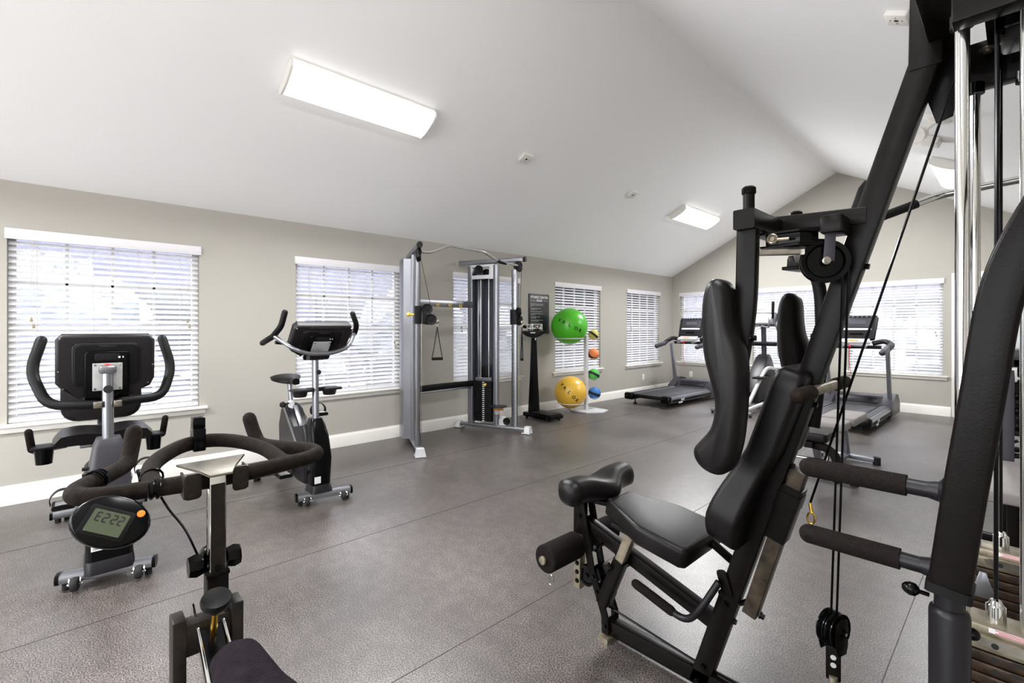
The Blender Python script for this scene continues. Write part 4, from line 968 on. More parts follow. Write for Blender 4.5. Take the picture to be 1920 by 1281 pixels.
b = MB(); b.prism([(-0.19, 0.035), (0.19, 0.035), (0.20, 0.0), (0.12, -0.045), (0.04, -0.065), (-0.04, -0.065), (-0.12, -0.045), (-0.20, -0.0)], (-4.93, 5.03, 1.25), (0, 1, 0), (0, 0, 1), 0.09, bev=0.01); hd = b.build('beam_housing', 'blackm', t)
b = MB(); b.box((-4.884, 4.97, 1.255), (0.002, 0.10, 0.012), bev=0); b.build('name_strip', 'white', hd)
b = MB(); b.bar([(-4.92, 4.82, 1.375), (-4.92, 5.19, 1.375)], 0.012, 0.014, r=0.002); b.bar([(-4.90, 4.86, 1.32), (-4.90, 5.19, 1.32)], 0.012, 0.024, r=0.002); b.build('beam', 'chrome', t)
b = MB(); b.box((-4.92, 4.98, 1.335), (0.05, 0.035, 0.10), bev=0.004); b.build('slider_frame', 'chrome', t)
b = MB(); b.box((-4.90, 5.07, 1.335), (0.05, 0.05, 0.05), bev=0.01); b.build('poise', 'steel', t)
b = MB(); b.box((-4.92, 5.185, 1.32), (0.05, 0.02, 0.13), bev=0.004); b.build('end_guide', 'chrome', t)
b = MB(); b.lathe([(0, -0.02), (0.022, -0.02), (0.026, 0), (0.022, 0.02), (0, 0.02)], (-4.92, 4.84, 1.345), (0, 1, 0), 14); b.build('counterweight', 'blackg', t)

# ------------------------------------------------------------------ ball rack and balls
rx, ry = -4.70, 5.99
t = thing('ball_rack', 'white steel ball rack with six sided base under the fourth window', 'ball rack', (rx, ry, 0))
b = MB(); b.prism([(-0.30, -0.10), (-0.16, -0.24), (0.16, -0.24), (0.32, -0.02), (0.25, 0.20), (-0.22, 0.22)], (rx, ry + 0.05, 0.014), (1, 0, 0), (0, 1, 0), 0.024, bev=0.005); b.build('base_plate', 'silverl', t)
b = MB(); b.bar([(rx, ry, 0.02), (rx, ry, 1.21)], 0.055, 0.055, up=(0, 1, 0), r=0.006); b.build('post', 'silverl', t)
def ring(c, r, n=28): return [(c[0] + r * math.cos(2 * PI * i / n), c[1] + r * math.sin(2 * PI * i / n), c[2]) for i in range(n)]
big = [((-4.80, 5.70, 1.352), 0.285, 'green'), ((-4.76, 5.68, 0.325), 0.250, 'ballyel')]
for c, r, m in big:
    b = MB(); z = c[2] - r * 0.66; rr = r * 0.751 + 0.006
    b.tube(ring((c[0], c[1], z - 0.001), rr), 0.008, 8, closed=True); e_ = (Vector((rx, ry, z)) - Vector((c[0], c[1], z))); e_n = e_.normalized()
    b.tube([Vector((c[0], c[1], z)) + e_n * rr, (rx, ry, z)], 0.010, 8); b.build('ball_ring', 'silverl', t)
med = [((-4.705, 6.19, 1.214), 0.085, 'medyel', 'yellow and black medicine ball, top one of the ball rack'), ((-4.705, 6.19, 0.901), 0.092, 'medor', 'orange medicine ball on the ball rack'),
       ((-4.705, 6.20, 0.57), 0.096, 'medgr', 'small green and black medicine ball on the ball rack'), ((-4.70, 6.21, 0.266), 0.10, 'medbl', 'blue medicine ball, lowest one of the ball rack')]
for c, r, m, lb in med:
    z = c[2] - r * 0.72; rr = r * 0.694 + 0.005
    b = MB(); b.tube(ring((c[0], c[1], z - 0.001), rr, 18), 0.005, 6, closed=True); b.tube([(c[0], c[1] - rr, z), (rx, ry + 0.02, z)], 0.006, 6); b.build('ball_ring', 'silverl', t)
def swiss(c, r, m, label, marks):
    b = MB(); b.ball(c, r, 48, 32); o = b.build('exercise_ball', m, smooth=180); o['label'] = label; o['category'] = 'ball'
    o['_o'] = [0, 0, 0]
    return o
def on_sphere(c, r, d): return Vector(c) + Vector(d).normalized() * r
def ball_text(par, c, r, txt, size, d0, d1, roll=0.0):
    """Letters spaced along the great arc from direction d0 to d1."""
    b = MB(); d0 = Vector(d0).normalized(); d1 = Vector(d1).normalized(); n = len(txt)
    for k, ch in enumerate(txt):
        if ch == ' ': continue
        f = k / max(1, n - 1); d = (d0 * (1 - f) + d1 * f).normalized(); tg = (d1 - d0); tg = (tg - d * tg.dot(d)).normalized(); upv = d.cross(tg)
        text_bm(b, ch, size, frame(Vector(c) + d * (r + 0.0012), tg, upv), 0.0015, bold=0.002)
    return b.build('lettering', 'ink', par)
to_cam = lambda c: (Vector((0, 0, EYE)) - Vector(c)).normalized()
def cam_dir(c, a, e):
    """Direction on a ball as a from its side facing the room (a to the right, e up)."""
    f = Vector((0.64, -0.77, 0)); r_ = Vector((0.77, 0.64, 0)); return f + r_ * a + Vector((0, 0, e))
c, r, m = big[0]; g = swiss(c, r, m, 'big glossy green exercise ball resting on the top ring of the ball rack', None)
ball_text(g, c, r, 'VALOR', 0.075, cam_dir(c, -0.65, 0.42), cam_dir(c, 0.72, -0.30)); 
c, r, m = big[1]; g2 = swiss(c, r, m, 'big yellow exercise ball low on the ball rack, almost touching the floor', None)
ball_text(g2, c, r, 'VALOR', 0.07, cam_dir(c, -0.75, 0.80), cam_dir(c, 0.45, -0.45))
for i, (c, r, m, lb) in enumerate(med):
    b = MB(); b.ball(c, r, 32, 20); o = b.build('medicine_ball', m, smooth=180); o['label'] = lb; o['category'] = 'ball'; o['group'] = 'medicine balls on the ball rack'
    b = MB(); ax = [Vector((0.5, 0.6, 1)), Vector((0.9, -0.3, 0.9)), Vector((0.2, 0.5, 1)), Vector((0.3, 0.2, 1))][i].normalized()
    e1 = ax.orthogonal().normalized(); e2 = ax.cross(e1); ring_pts = []
    rings = []
    for lat in (-0.20, -0.1, 0.0, 0.1, 0.20):
        rings.append([Vector(c) + (e1 * math.cos(q) + e2 * math.sin(q)) * (r + 0.0012) * math.cos(lat) + ax * (r + 0.0012) * math.sin(lat) for q in [2 * PI * j / 32 for j in range(32)]])
    b._join(rings, cap=False)
    for s_ in (-1, 1): b.lathe([(0, (r + 0.0006)), (r * 0.20, math.sqrt(r * r - (r * 0.2) ** 2) + 0.0012), (r * 0.30, math.sqrt(r * r - (r * 0.3) ** 2) + 0.0012), (r * 0.30, math.sqrt(r * r - (r * 0.3) ** 2) - 0.003)], c, tuple((e1 + ax * 0.3) * s_), 16)
    b.build('black_band', 'ink', o, smooth=180)

# ------------------------------------------------------------------ treadmills
def treadmill(cx, y0, y1, label):
    t = thing('treadmill', label, 'treadmill', (cx, (y0 + y1) / 2, 0))
    hw = 0.42; ym = y1 - 0.52
    b = MB(); b.box((cx, (y0 + ym) / 2 + 0.02, 0.15), (0.56, ym - y0 - 0.02, 0.055), bev=0.01); dk = b.build('deck', 'blackm', t)
    b = MB(); b.box((cx, (y0 + ym) / 2 + 0.02, 0.180), (0.53, ym - y0 - 0.04, 0.012), bev=0.004); b.build('running_belt', 'belt', dk)
    for s_ in (-1, 1):
        x = cx + s_ * 0.36
        b = MB(); b.loft([[(cx + s_ * u, y, z) for u, z in ((0.285, 0.185), (0.325, 0.205), (0.40, 0.190), (0.425, 0.15), (0.425, 0.10), (0.40, 0.085), (0.30, 0.085), (0.285, 0.12))] for y in (y0 + 0.02, ym + 0.12)]); sr = b.build('side_rail', 'silver', t)
        b = MB(); b.loft([[(cx + s_ * u, y, z) for u, z in ((0.30, 0.199), (0.33, 0.209), (0.385, 0.197), (0.385, 0.192), (0.30, 0.19))] for y in (y0 + 0.03, ym + 0.05)]); b.build('foot_strip', 'belt', sr)
        b = MB(); b.box((cx + s_ * 0.4265, (y0 + ym) / 2, 0.128), (0.004, ym - y0 - 0.1, 0.04), bev=0.001); b.build('side_stripe', 'blackm', sr)
        if s_ > 0:
            b = MB(); text_bm(b, 'SPIRIT', 0.05, frame((cx + 0.4295, y0 + 0.40, 0.128), (0, 1, 0), (0, 0, 1)), 0.001, bold=0.001); b.build('lettering', 'white', sr)
            b = MB(); b.box((cx + 0.4265, y0 + 0.33, 0.088), (0.003, 0.13, 0.022), bev=0); b.build('sticker', 'white', sr)
        b = MB(); b.box((cx + s_ * 0.345, y0 - 0.005, 0.148), (0.17, 0.10, 0.12), bev=0.03); b.build('rear_cap', 'blackg', t)
        b = MB(); b.cyl((cx + s_ * 0.30, y0 + 0.10, 0.0), (cx + s_ * 0.30, y0 + 0.10, 0.09), 0.012, seg=10); b.lathe([(0, 0), (0.032, 0), (0.034, 0.012), (0.028, 0.03), (0, 0.03)], (cx + s_ * 0.30, y0 + 0.10, 0.0), (0, 0, 1), 14); b.build('levelling_foot', 'rubber', t)
        # upright
        b = MB(); b.sweep([(cx + s_ * 0.375, y1 - 0.42, 0.20), (cx + s_ * 0.375, y1 - 0.60, 1.02)], rrect(0.05, 0.09, 0.02), up=(0, 1, 0)); b.build('upright', 'silver', t)
        b = MB(); b.loft([[(cx + s_ * (0.36 + 0.075) - 0, y1 - 0.25 + v, z) for v, z in ((-0.42, 0.06), (0.22, 0.06), (0.25, 0.18), (0.10, 0.33), (-0.10, 0.36), (-0.36, 0.22))],
                          [(cx + s_ * (0.36 - 0.06), y1 - 0.25 + v, z) for v, z in ((-0.42, 0.06), (0.22, 0.06), (0.25, 0.18), (0.10, 0.33), (-0.10, 0.36), (-0.36, 0.22))]]); b.build('upright_cover', 'greyp', t)
        # handrail with curved arm
        b = MB(); b.sweep(spline([(cx + s_ * 0.20, y1 - 0.56, 1.10), (cx + s_ * 0.34, y1 - 0.58, 1.13), (cx + s_ * 0.42, y1 - 0.66, 1.08), (cx + s_ * 0.40, y1 - 0.82, 1.025)], 6), rrect(0.085, 0.07, 0.025), up=(0, 0, 1)); b.build('rail_arm', 'greyd', t)
        b = MB(); b.tube([(cx + s_ * 0.40, y1 - 0.80, 1.03), (cx + s_ * 0.395, y1 - 1.12, 0.985)], 0.040, 14, round_=True); b.build('hand_rail', 'greyp', t)
        b = MB(); b.lathe([(0, -0.02), (0.03, -0.02), (0.034, 0), (0.03, 0.02), (0, 0.02)], (cx + s_ * 0.30, y1 - 0.06, 0.034), (1, 0, 0), 16); b.build('front_wheel', 'rubber', t)
    b = MB(); prof = [(-0.08, 0.175), (0.0, 0.21), (0.06, 0.30), (0.12, 0.325), (0.40, 0.315), (0.52, 0.26), (0.55, 0.12), (0.50, 0.065), (-0.08, 0.09)]
    b.prism([(ym + u, v) for u, v in prof], (cx, 0, 0), (0, 1, 0), (0, 0, 1), 0.68, bev=0.02, seg=3); mh = b.build('motor_hood', 'greyp', t)
    b = MB(); b.prism(rrect(0.50, 0.10, 0.02), (cx, ym + 0.026, 0.256), (1, 0, 0), (0, 0.55, 0.83), 0.012, bev=0.003); b.build('hood_inset', 'greyd', mh)
    b = MB(); b.box((cx, (y0 + ym) / 2 + 0.3, 0.09), (0.5, 1.0, 0.05)); b.build('under_frame', 'blackm', t)
    b = MB(); b.bar([(cx - 0.30, y1 - 0.60, 1.045), (cx + 0.30, y1 - 0.60, 1.045)], 0.07, 0.05, r=0.02); b.build('cross_rail', 'blackm', t)
    b = MB(); b.tube(fillet([(cx - 0.14, y1 - 0.80, 1.05), (cx - 0.14, y1 - 0.62, 1.06), (cx + 0.14, y1 - 0.62, 1.06), (cx + 0.14, y1 - 0.80, 1.05)], 0.03), 0.016, 10); b.build('pulse_bar', 'silver', t)
    # console leaning away from the runner
    c = Vector((cx, y1 - 0.52, 1.33)); U = Vector((1, 0, 0)); V = Vector((0, 0.38, 0.925)).normalized(); n = U.cross(V)     # n faces the runner
    b = MB(); b.prism([(-0.23, 0.19), (0.23, 0.19), (0.25, 0.15), (0.225, -0.19), (0.13, -0.21), (-0.13, -0.21), (-0.225, -0.19), (-0.25, 0.15)], c, U, V, 0.06, bev=0.018, seg=3); cs = b.build('console', 'greyd', t)
    b = MB(); b.prism(rrect(0.36, 0.15, 0.012), c + n * 0.030 + V * 0.07, U, V, 0.004, bev=0.001); b.build('console_face', 'greyp', cs)
    b = MB(); b.prism(rrect(0.21, 0.062, 0.006), c + n * 0.0335 + V * 0.075, U, V, 0.003); b.build('display', 'lcdoff', cs)
    b = MB(); b.prism(rrect(0.36, 0.03, 0.01), c + n * 0.031 + V * -0.035, U, V, 0.003); b.build('button_strip', 'silverl', cs)
    b = MB()
    for k in range(7): b.cyl(c + n * 0.031 + V * 0.165 + U * (-0.17 + 0.056 * k), c + n * 0.036 + V * 0.165 + U * (-0.17 + 0.056 * k), 0.011, seg=12)
    b.build('round_buttons', 'silver', cs)
    b = MB(); b.prism(rrect(0.17, 0.025, 0.01), c + n * 0.031 + V * -0.115, U, V, 0.004); b.build('reading_ledge', 'blackg', cs)
    b = MB(); b.prism([(-0.17, 0.08), (0.17, 0.08), (0.19, -0.06), (-0.19, -0.06)], (cx, y1 - 0.66, 1.125), U, (0, 0.93, 0.36), 0.05, bev=0.012); tr = b.build('key_tray', 'silverl', t)
    b = MB(); b.prism(rrect(0.13, 0.04, 0.006), (cx - 0.02, y1 - 0.69, 1.142), U, (0, 0.93, 0.36), 0.004); b.build('warning_label', 'orange', tr)
    b = MB(); b.box((cx - 0.05, y1 - 0.74, 1.06), (0.035, 0.03, 0.035), bev=0.005); sk = b.build('safety_key', 'red', t)
    b = MB(); b.tube(spline([(cx - 0.05, y1 - 0.74, 1.05), (cx - 0.055, y1 - 0.75, 0.85), (cx - 0.035, y1 - 0.75, 0.70), (cx - 0.05, y1 - 0.75, 0.62)], 5), 0.003, 5); b.build('safety_cord', 'red', sk)
    return t
treadmill(-4.27, 7.10, 9.20, 'dark treadmill in the corner of the room by the end window of the left wall')
treadmill(-1.66, 7.22, 9.18, 'grey treadmill nearer the door, seen behind the gym cables')

# ------------------------------------------------------------------ elliptical
ex = -2.98
t = thing('elliptical_trainer', 'silver and black elliptical trainer between the two treadmills', 'elliptical', (ex, 8.2, 0))
b = MB(); b.bar([(ex - 0.30, 7.32, 0.055), (ex + 0.30, 7.32, 0.055)], 0.07, 0.05, r=0.02); b.build('rear_stabilizer', 'silver', t)
b = MB(); b.bar([(ex - 0.28, 9.08, 0.055), (ex + 0.28, 9.08, 0.055)], 0.07, 0.05, r=0.02); b.build('front_stabilizer', 'silver', t)
b = MB()
for x in (ex - 0.28, ex + 0.28):
    for y in (7.32, 9.08): b.cyl((x, y, 0.0), (x, y, 0.035), 0.02, seg=10)
b.build('levelling_feet', 'rubber', t)
for s_ in (-1, 1):
    b = MB(); b.bar([(ex + s_ * 0.17, 7.32, 0.075), (ex + s_ * 0.14, 8.4, 0.10)], 0.05, 0.04, r=0.01); b.build('track_rail', 'silverl', t)
b = MB(); b.bar([(ex, 8.2, 0.10), (ex, 9.08, 0.07)], 0.10, 0.06, r=0.01); b.build('centre_beam', 'silver', t)
b = MB(); b.prism([(8.15, 0.10), (8.85, 0.10), (8.98, 0.30), (8.96, 0.55), (8.82, 0.78), (8.70, 0.88), (8.58, 0.84), (8.40, 0.66), (8.22, 0.48), (8.10, 0.28)], (ex, 0, 0), (0, 1, 0), (0, 0, 1), 0.20, bev=0.035, seg=3); b.build('flywheel_shroud', 'greyd', t)
b = MB(); b.sweep([(ex, 8.70, 0.80), (ex, 8.66, 1.42)], rrect(0.075, 0.06, 0.02), up=(0, 1, 0)); b.build('mast', 'greyp', t)
b = MB(); b.box((ex, 8.66, 1.055), (0.44, 0.10, 0.07), bev=0.03); b.build('bottle_tray', 'blackm', t)
c = Vector((ex, 8.62, 1.47)); U = Vector((1, 0, 0)); V = Vector((0, 0.42, 0.9)).normalized(); n = U.cross(V)
b = MB(); b.prism([(-0.20, 0.12), (0.20, 0.12), (0.235, 0.09), (0.21, -0.12), (-0.21, -0.12), (-0.235, 0.09)], c, U, V, 0.07, bev=0.02, seg=3); cs = b.build('console', 'greyp', t)
b = MB(); b.prism([(-0.16, 0.075), (0.17, 0.075), (0.10, -0.075), (-0.18, -0.075)], c + n * 0.036, U, V, 0.004); b.build('console_face', 'paleg', cs)
b = MB(); b.prism(rrect(0.20, 0.06, 0.008), c + n * 0.039 + V * 0.01, U, V, 0.003); b.build('display', 'lcdoff', cs)
for s_ in (-1, 1):
    b = MB(); b.tube(fillet([(ex + s_ * 0.02, 8.52, 1.36), (ex + s_ * 0.16, 8.44, 1.33), (ex + s_ * 0.18, 8.38, 1.38), (ex + s_ * 0.16, 8.42, 1.50)], 0.04), 0.013, 10); b.build('fixed_handle', 'armgrey', t)
    ph = 0.14 * s_
    top = Vector((ex + s_ * 0.27, 8.44 - ph, 1.74 if s_ > 0 else 1.55))
    b = MB(); b.tube(fillet([(ex + s_ * 0.25, 8.60, 1.00), (ex + s_ * 0.25, 8.58, 1.10), (ex + s_ * 0.31, 8.50 - ph * 0.5, 1.26), (ex + s_ * 0.25, 8.48 - ph * 0.8, 1.46), top - Vector((s_ * 0.01, -0.02, 0.18))], 0.05), 0.015, 12); ma = b.build('moving_arm', 'armgrey', t)
    b = MB(); b.tube([top - Vector((s_ * 0.012, -0.02, 0.24)), top], 0.022, 12, round_=True); b.build('arm_grip', 'blackm', ma)
    b = MB(); b.tube(fillet([(ex + s_ * 0.25, 8.60, 1.02), (ex + s_ * 0.25, 8.60, 0.88), (ex + s_ * 0.33, 8.55, 0.76), (ex + s_ * 0.30, 8.40 - ph, 0.42)], 0.06), 0.016, 12); b.build('lower_arm', 'armgrey', t)
    yy = 7.92 + ph; zz = 0.42 + ph * 0.6
    b = MB(); b.box((ex + s_ * 0.17, yy, zz + 0.03), (0.15, 0.36, 0.035), bev=0.014); b.box((ex + s_ * 0.17, yy + 0.17, zz + 0.05), (0.15, 0.02, 0.05), bev=0.008); b.build('foot_pedal', 'blackm', t)
    b = MB(); b.bar(spline([(ex + s_ * 0.18, 7.45, 0.15), (ex + s_ * 0.18, 7.62, 0.24), (ex + s_ * 0.17, yy - 0.05, zz - 0.01), (ex + s_ * 0.18, 8.30, zz + 0.16), (ex + s_ * 0.20, 8.60, 0.50 + ph)], 5), 0.045, 0.05, r=0.012); b.build('pedal_arm', 'silverl', t)
    b = MB(); b.lathe([(0, -0.022), (0.04, -0.022), (0.045, 0), (0.04, 0.022), (0, 0.022)], (ex + s_ * 0.16, 7.46, 0.12), (1, 0, 0), 18); b.build('roller_wheel', 'greyd', t)

# ------------------------------------------------------------------ adjustable bench beyond the gym
bx, by = -1.18, 5.0
t = thing('exercise_bench', 'grey padded adjustable exercise bench on the floor behind the gym backrest', 'bench', (bx, by, 0))
def pad(t, name, c, w, l, h, rx_, m='vinylg', r=0.03):
    V = Vector((0, math.cos(rx_), math.sin(rx_)))
    b = MB(); b.prism(rrect(w, l, r, 4), c, (1, 0, 0), V, h, bev=0.014, seg=3); return b.build(name, m, t)
pad(t, 'back_pad', (bx + 0.02, 5.50, 0.455), 0.28, 0.52, 0.075, 0.0)
pad(t, 'middle_pad', (bx + 0.0, 5.07, 0.445), 0.28, 0.28, 0.075, 0.0)
pad(t, 'seat_pad', (bx - 0.02, 4.60, 0.435), 0.30, 0.34, 0.07, 0.02, 'vinylb')
b = MB(); b.bar([(bx, 4.42, 0.37), (bx, 5.75, 0.385)], 0.06, 0.05, r=0.006); b.build('spine', 'black', t)
b = MB(); b.bar([(bx, 4.62, 0.36), (bx, 4.80, 0.06)], 0.05, 0.05, up=(0, 1, 0)); b.bar([(bx, 5.6, 0.36), (bx, 5.72, 0.06)], 0.05, 0.05, up=(0, 1, 0)); b.build('legs', 'silver', t)
for y in (4.80, 5.72):
    b = MB(); b.bar([(bx - 0.24, y, 0.045), (bx + 0.24, y, 0.045)], 0.05, 0.05, r=0.008); fb = b.build('floor_bar', 'silver', t)
    b = MB()
    for x in (bx - 0.24, bx + 0.24): b.cyl((x, y, 0.0), (x, y, 0.07), 0.032, seg=12)
    b.build('bar_ends', 'rubber', fb)
b = MB(); b.bar([(bx, 4.80, 0.05), (bx, 5.72, 0.05)], 0.05, 0.04); b.build('base_bar', 'silver', t)
b = MB(); b.tube(fillet([(bx - 0.13, 4.50, 0.34), (bx - 0.13, 4.50, 0.24), (bx + 0.12, 4.50, 0.24), (bx + 0.12, 4.50, 0.34)], 0.03), 0.013, 10); b.build('hook_frame', 'chrome', t)
b = MB(); b.tube(fillet([(bx - 0.02, 4.52, 0.36), (bx + 0.12, 4.48, 0.355), (bx + 0.19, 4.46, 0.30), (bx + 0.19, 4.46, 0.12)], 0.08), 0.034, 14, round_=True); b.build('curved_roller', 'foam', t)

# ------------------------------------------------------------------ dumbbell rack and second bench glimpsed on the right
t = thing('dumbbell_rack', 'black dumbbell rack with grey top tray in front of the white door', 'rack', (0.15, 6.0, 0))
b = MB(); b.box((0.15, 6.0, 1.10), (0.76, 0.40, 0.09), bev=0.01); b.build('top_tray', 'greyp', t)
for z, m in ((1.02, 'black'), (0.74, 'black'), (0.48, 'black')):
    b = MB(); b.box((0.15, 5.98, z), (0.74, 0.34, 0.05), rot=(0.25, 0, 0), bev=0.006); b.build('shelf', m, t)
for x in (-0.22, 0.52):
    b = MB(); b.bar([(x, 6.12, 0.03), (x, 6.12, 1.14)], 0.06, 0.05, up=(0, 1, 0)); b.build('rack_post', 'black', t)
    b = MB(); b.bar([(x, 5.72, 0.03), (x, 6.30, 0.03)], 0.06, 0.06); b.build('rack_foot', 'black', t)
b = MB(); b.box((0.15, 6.14, 0.85), (0.72, 0.01, 0.5), bev=0); b.build('back_panel', 'black', t)
k = 0
for z, mm in ((0.785, 'blackm'), (0.525, 'blackm')):
    for x in (-0.14, -0.02, 0.10, 0.22, 0.34, 0.45):
        lb = ['black hexagonal dumbbell on the upper shelf of the dumbbell rack', 'black hexagonal dumbbell on the lower shelf of the dumbbell rack'][0 if z > 0.7 else 1]
        d_ = thing('dumbbell', lb, 'dumbbell', (x, 5.95, z), group='dumbbells on the upper rack shelf' if z > 0.7 else 'dumbbells on the lower rack shelf')
        for s_ in (-1, 1):
            b = MB(); b.sweep([(x, 5.95 + s_ * 0.055, z + 0.045), (x, 5.95 + s_ * 0.115, z + 0.045 + 0.015 * s_)], circ(0.046, 6)); b.build('hex_head', mm, d_, smooth=20)
        b = MB(); b.cyl((x, 5.89, z + 0.04), (x, 6.01, z + 0.052), 0.015, seg=12); b.build('grip', 'chrome', d_)
t = thing('upright_bench', 'grey seated bench with notched steel post behind the weight stacks', 'bench', (-0.03, 3.95, 0))
b = MB(); b.prism(rrect(0.30, 0.42, 0.04, 4), (-0.02, 3.86, 0.46), (1, 0, 0), (0, 0.97, 0.22), 0.08, bev=0.016, seg=3); b.build('seat_pad', 'vinylg', t)
b = MB(); b.bar([(-0.042, 4.10, 0.40), (-0.042, 4.10, 1.10)], 0.05, 0.045, up=(0, 1, 0), r=0.004); ps = b.build('notched_post', 'greyp', t)
b = MB()
for k in range(9):
    for s_ in (-1, 1): b.cyl((-0.042 + s_ * 0.022, 4.10, 0.56 + k * 0.045), (-0.042 + s_ * 0.040, 4.10, 0.57 + k * 0.045), 0.009, seg=8)
b.build('post_studs', 'blackm', ps)
b = MB(); b.prism([(-0.036, 0.045), (0.036, 0.045), (0.036, -0.04), (0.026, -0.04), (0.026, 0.03), (-0.026, 0.03), (-0.026, -0.04), (-0.036, -0.04)], (-0.042, 4.075, 1.05), (1, 0, 0), (0, 0, 1), 0.03, bev=0.002)
b.bolt((-0.005, 4.07, 1.03), (1, 0, 0), 0.008, 0.01); b.bolt((-0.079, 4.07, 1.03), (-1, 0, 0), 0.008, 0.01); b.build('yoke', 'paleg', ps)
b = MB(); b.bar([(-0.042, 4.10, 1.09), (-0.042, 4.12, 1.25)], 0.045, 0.05, up=(0, 1, 0)); b.build('post_tip', 'black', ps)
b = MB(); b.bar([(-0.30, 4.14, 0.60), (0.30, 4.14, 0.60)], 0.03, 0.03); b.bar([(-0.30, 4.16, 0.56), (0.30, 4.16, 0.56)], 0.03, 0.03); b.build('cross_bars', 'black', t)
b = MB(); b.bar([(-0.02, 3.72, 0.39), (-0.02, 3.72, 0.03)], 0.05, 0.05, up=(0, 1, 0)); b.bar([(-0.04, 4.10, 0.42), (-0.04, 4.10, 0.03)], 0.06, 0.06, up=(0, 1, 0)); b.build('legs', 'black', t)
b = MB(); b.bar([(-0.25, 3.72, 0.03), (0.2, 3.72, 0.03)], 0.05, 0.06); b.bar([(-0.25, 4.15, 0.03), (0.2, 4.15, 0.03)], 0.05, 0.06); b.bar([(-0.03, 3.72, 0.05), (-0.03, 4.15, 0.05)], 0.05, 0.05); b.build('floor_frame', 'black', t)
# ------------------------------------------------------------------ multi gym on the right, its long axis along x
gy = 1.70
t = thing('multi_gym', 'large black multi gym with seat, leg rollers, arm pads and twin weight stacks', 'gym machine', (-0.45, gy, 0))
def V3(x, y, z): return Vector((x, y, z))
YU = (0, 1, 0)
# frame -----------------------------------------------------------
b = MB(); b.bar([(-0.805, gy, 0.02), (-0.17, gy, 2.06)], 0.05, 0.066, up=(1, 0, 0), r=0.004); mu = b.build('main_upright', 'black', t)
b = MB(); b.bar([(-0.172, gy, 2.03), (-0.165, gy, 2.42)], 0.055, 0.07, up=(1, 0, 0), r=0.004); b.build('upright_head', 'black', mu)
b = MB()
for x, z in ((-0.70, 0.36), (-0.80, 0.035), (-0.78, 0.10)): b.bolt((x, gy - 0.028, z), (0, -1, 0), 0.009, 0.008)
b.build('upright_bolts', 'blackg', mu)
b = MB()
for z in (0.30, 0.885, 1.09, 1.51):
    x = -0.805 + (z - 0.02) / 2.04 * 0.635 + 0.033; b.bolt((x, gy, z), (1, 0, -0.2), 0.009, 0.012)
b.build('rear_bolts', 'blackg', mu)
b = MB(); b.bar([(-1.21, gy, 0.048), (0.62, gy, 0.048)], 0.05, 0.06, r=0.004); b.build('base_rail', 'black', t)
b = MB(); b.bar([(-1.20, gy - 0.06, 0.010), (-1.20, gy + 0.10, 0.010)], 0.05, 0.02, r=0.004); b.build('front_foot', 'worn', t)
b = MB(); b.bar([(0.30, gy - 0.50, 0.04), (0.30, gy + 0.50, 0.04)], 0.06, 0.06, r=0.004); b.bar([(-0.02, gy - 0.36, 0.04), (-0.02, gy + 0.36, 0.04)], 0.08, 0.05, r=0.004); b.build('cross_rail', 'black', t)
b = MB(); b.bar([(0.30, gy, 0.05), (0.30, gy, 2.05)], 0.06, 0.07, up=(1, 0, 0), r=0.004); b.build('rear_post', 'black', t)
b = MB(); b.bar([(-1.335, gy, 0.455), (-0.715, gy, 0.262)], 0.045, 0.055, r=0.003); sb = b.build('seat_beam', 'black', t)
for s_ in (-1, 1):
    b = MB(); b.bar([(-1.345, gy + s_ * 0.036, 0.595), (-1.275, gy + s_ * 0.036, 0.27), (-1.205, gy + s_ * 0.036, 0.10), (-1.20, gy + s_ * 0.036, 0.025)], 0.008, 0.036, up=(1, 0, 0), r=0.002); fp = b.build('front_post_plate', 'black', t)
    b = MB()
    for x, z in ((-1.337, 0.49), (-1.262, 0.245), (-1.243, 0.185), (-1.203, 0.055)): b.bolt((x, gy + s_ * 0.041, z), (0, s_, 0), 0.008, 0.007)
    b.build('plate_bolts', 'blackg', fp)
# head frame
b = MB(); b.box((0.30, 1.42, 2.055), (0.80, 0.05, 0.13), bev=0.004); b.box((0.27, 1.95, 2.095), (0.86, 0.05, 0.13), bev=0.004); b.box((-0.135, gy, 2.15), (0.06, 0.56, 0.12), bev=0.004)
b.box((0.30, 1.68, 2.13), (0.72, 0.50, 0.012), bev=0); b.box((0.02, 1.70, 2.10), (0.07, 0.50, 0.06), bev=0.003); hf = b.build('head_frame', 'black', t)
b = MB(); b.box((0.02, 1.62, 2.055), (0.10, 0.16, 0.10), bev=0.01); b.box((-0.03, 1.56, 2.05), (0.01, 0.05, 0.12), bev=0.002); b.build('head_bracket', 'blackg', hf)
b = MB()
for x, y in ((-0.02, 1.49), (0.08, 1.52), (-0.06, 1.90)): b.lathe([(0.006, 0), (0.019, 0), (0.019, -0.003), (0.011, -0.004), (0.010, -0.012), (0, -0.012)], (x, y, 2.123), (0, 0, 1), 18)
b.build('head_washers', 'worn', hf)
b = MB(); b.prism([(-0.05, 0.0), (0.03, 0.05), (0.05, -0.02), (0.03, -0.16), (-0.005, -0.17)], (-0.15, gy + 0.035, 2.06), (1, 0, 0), (0, 0, 1), 0.008, bev=0.002); b.build('gusset', 'black', mu)
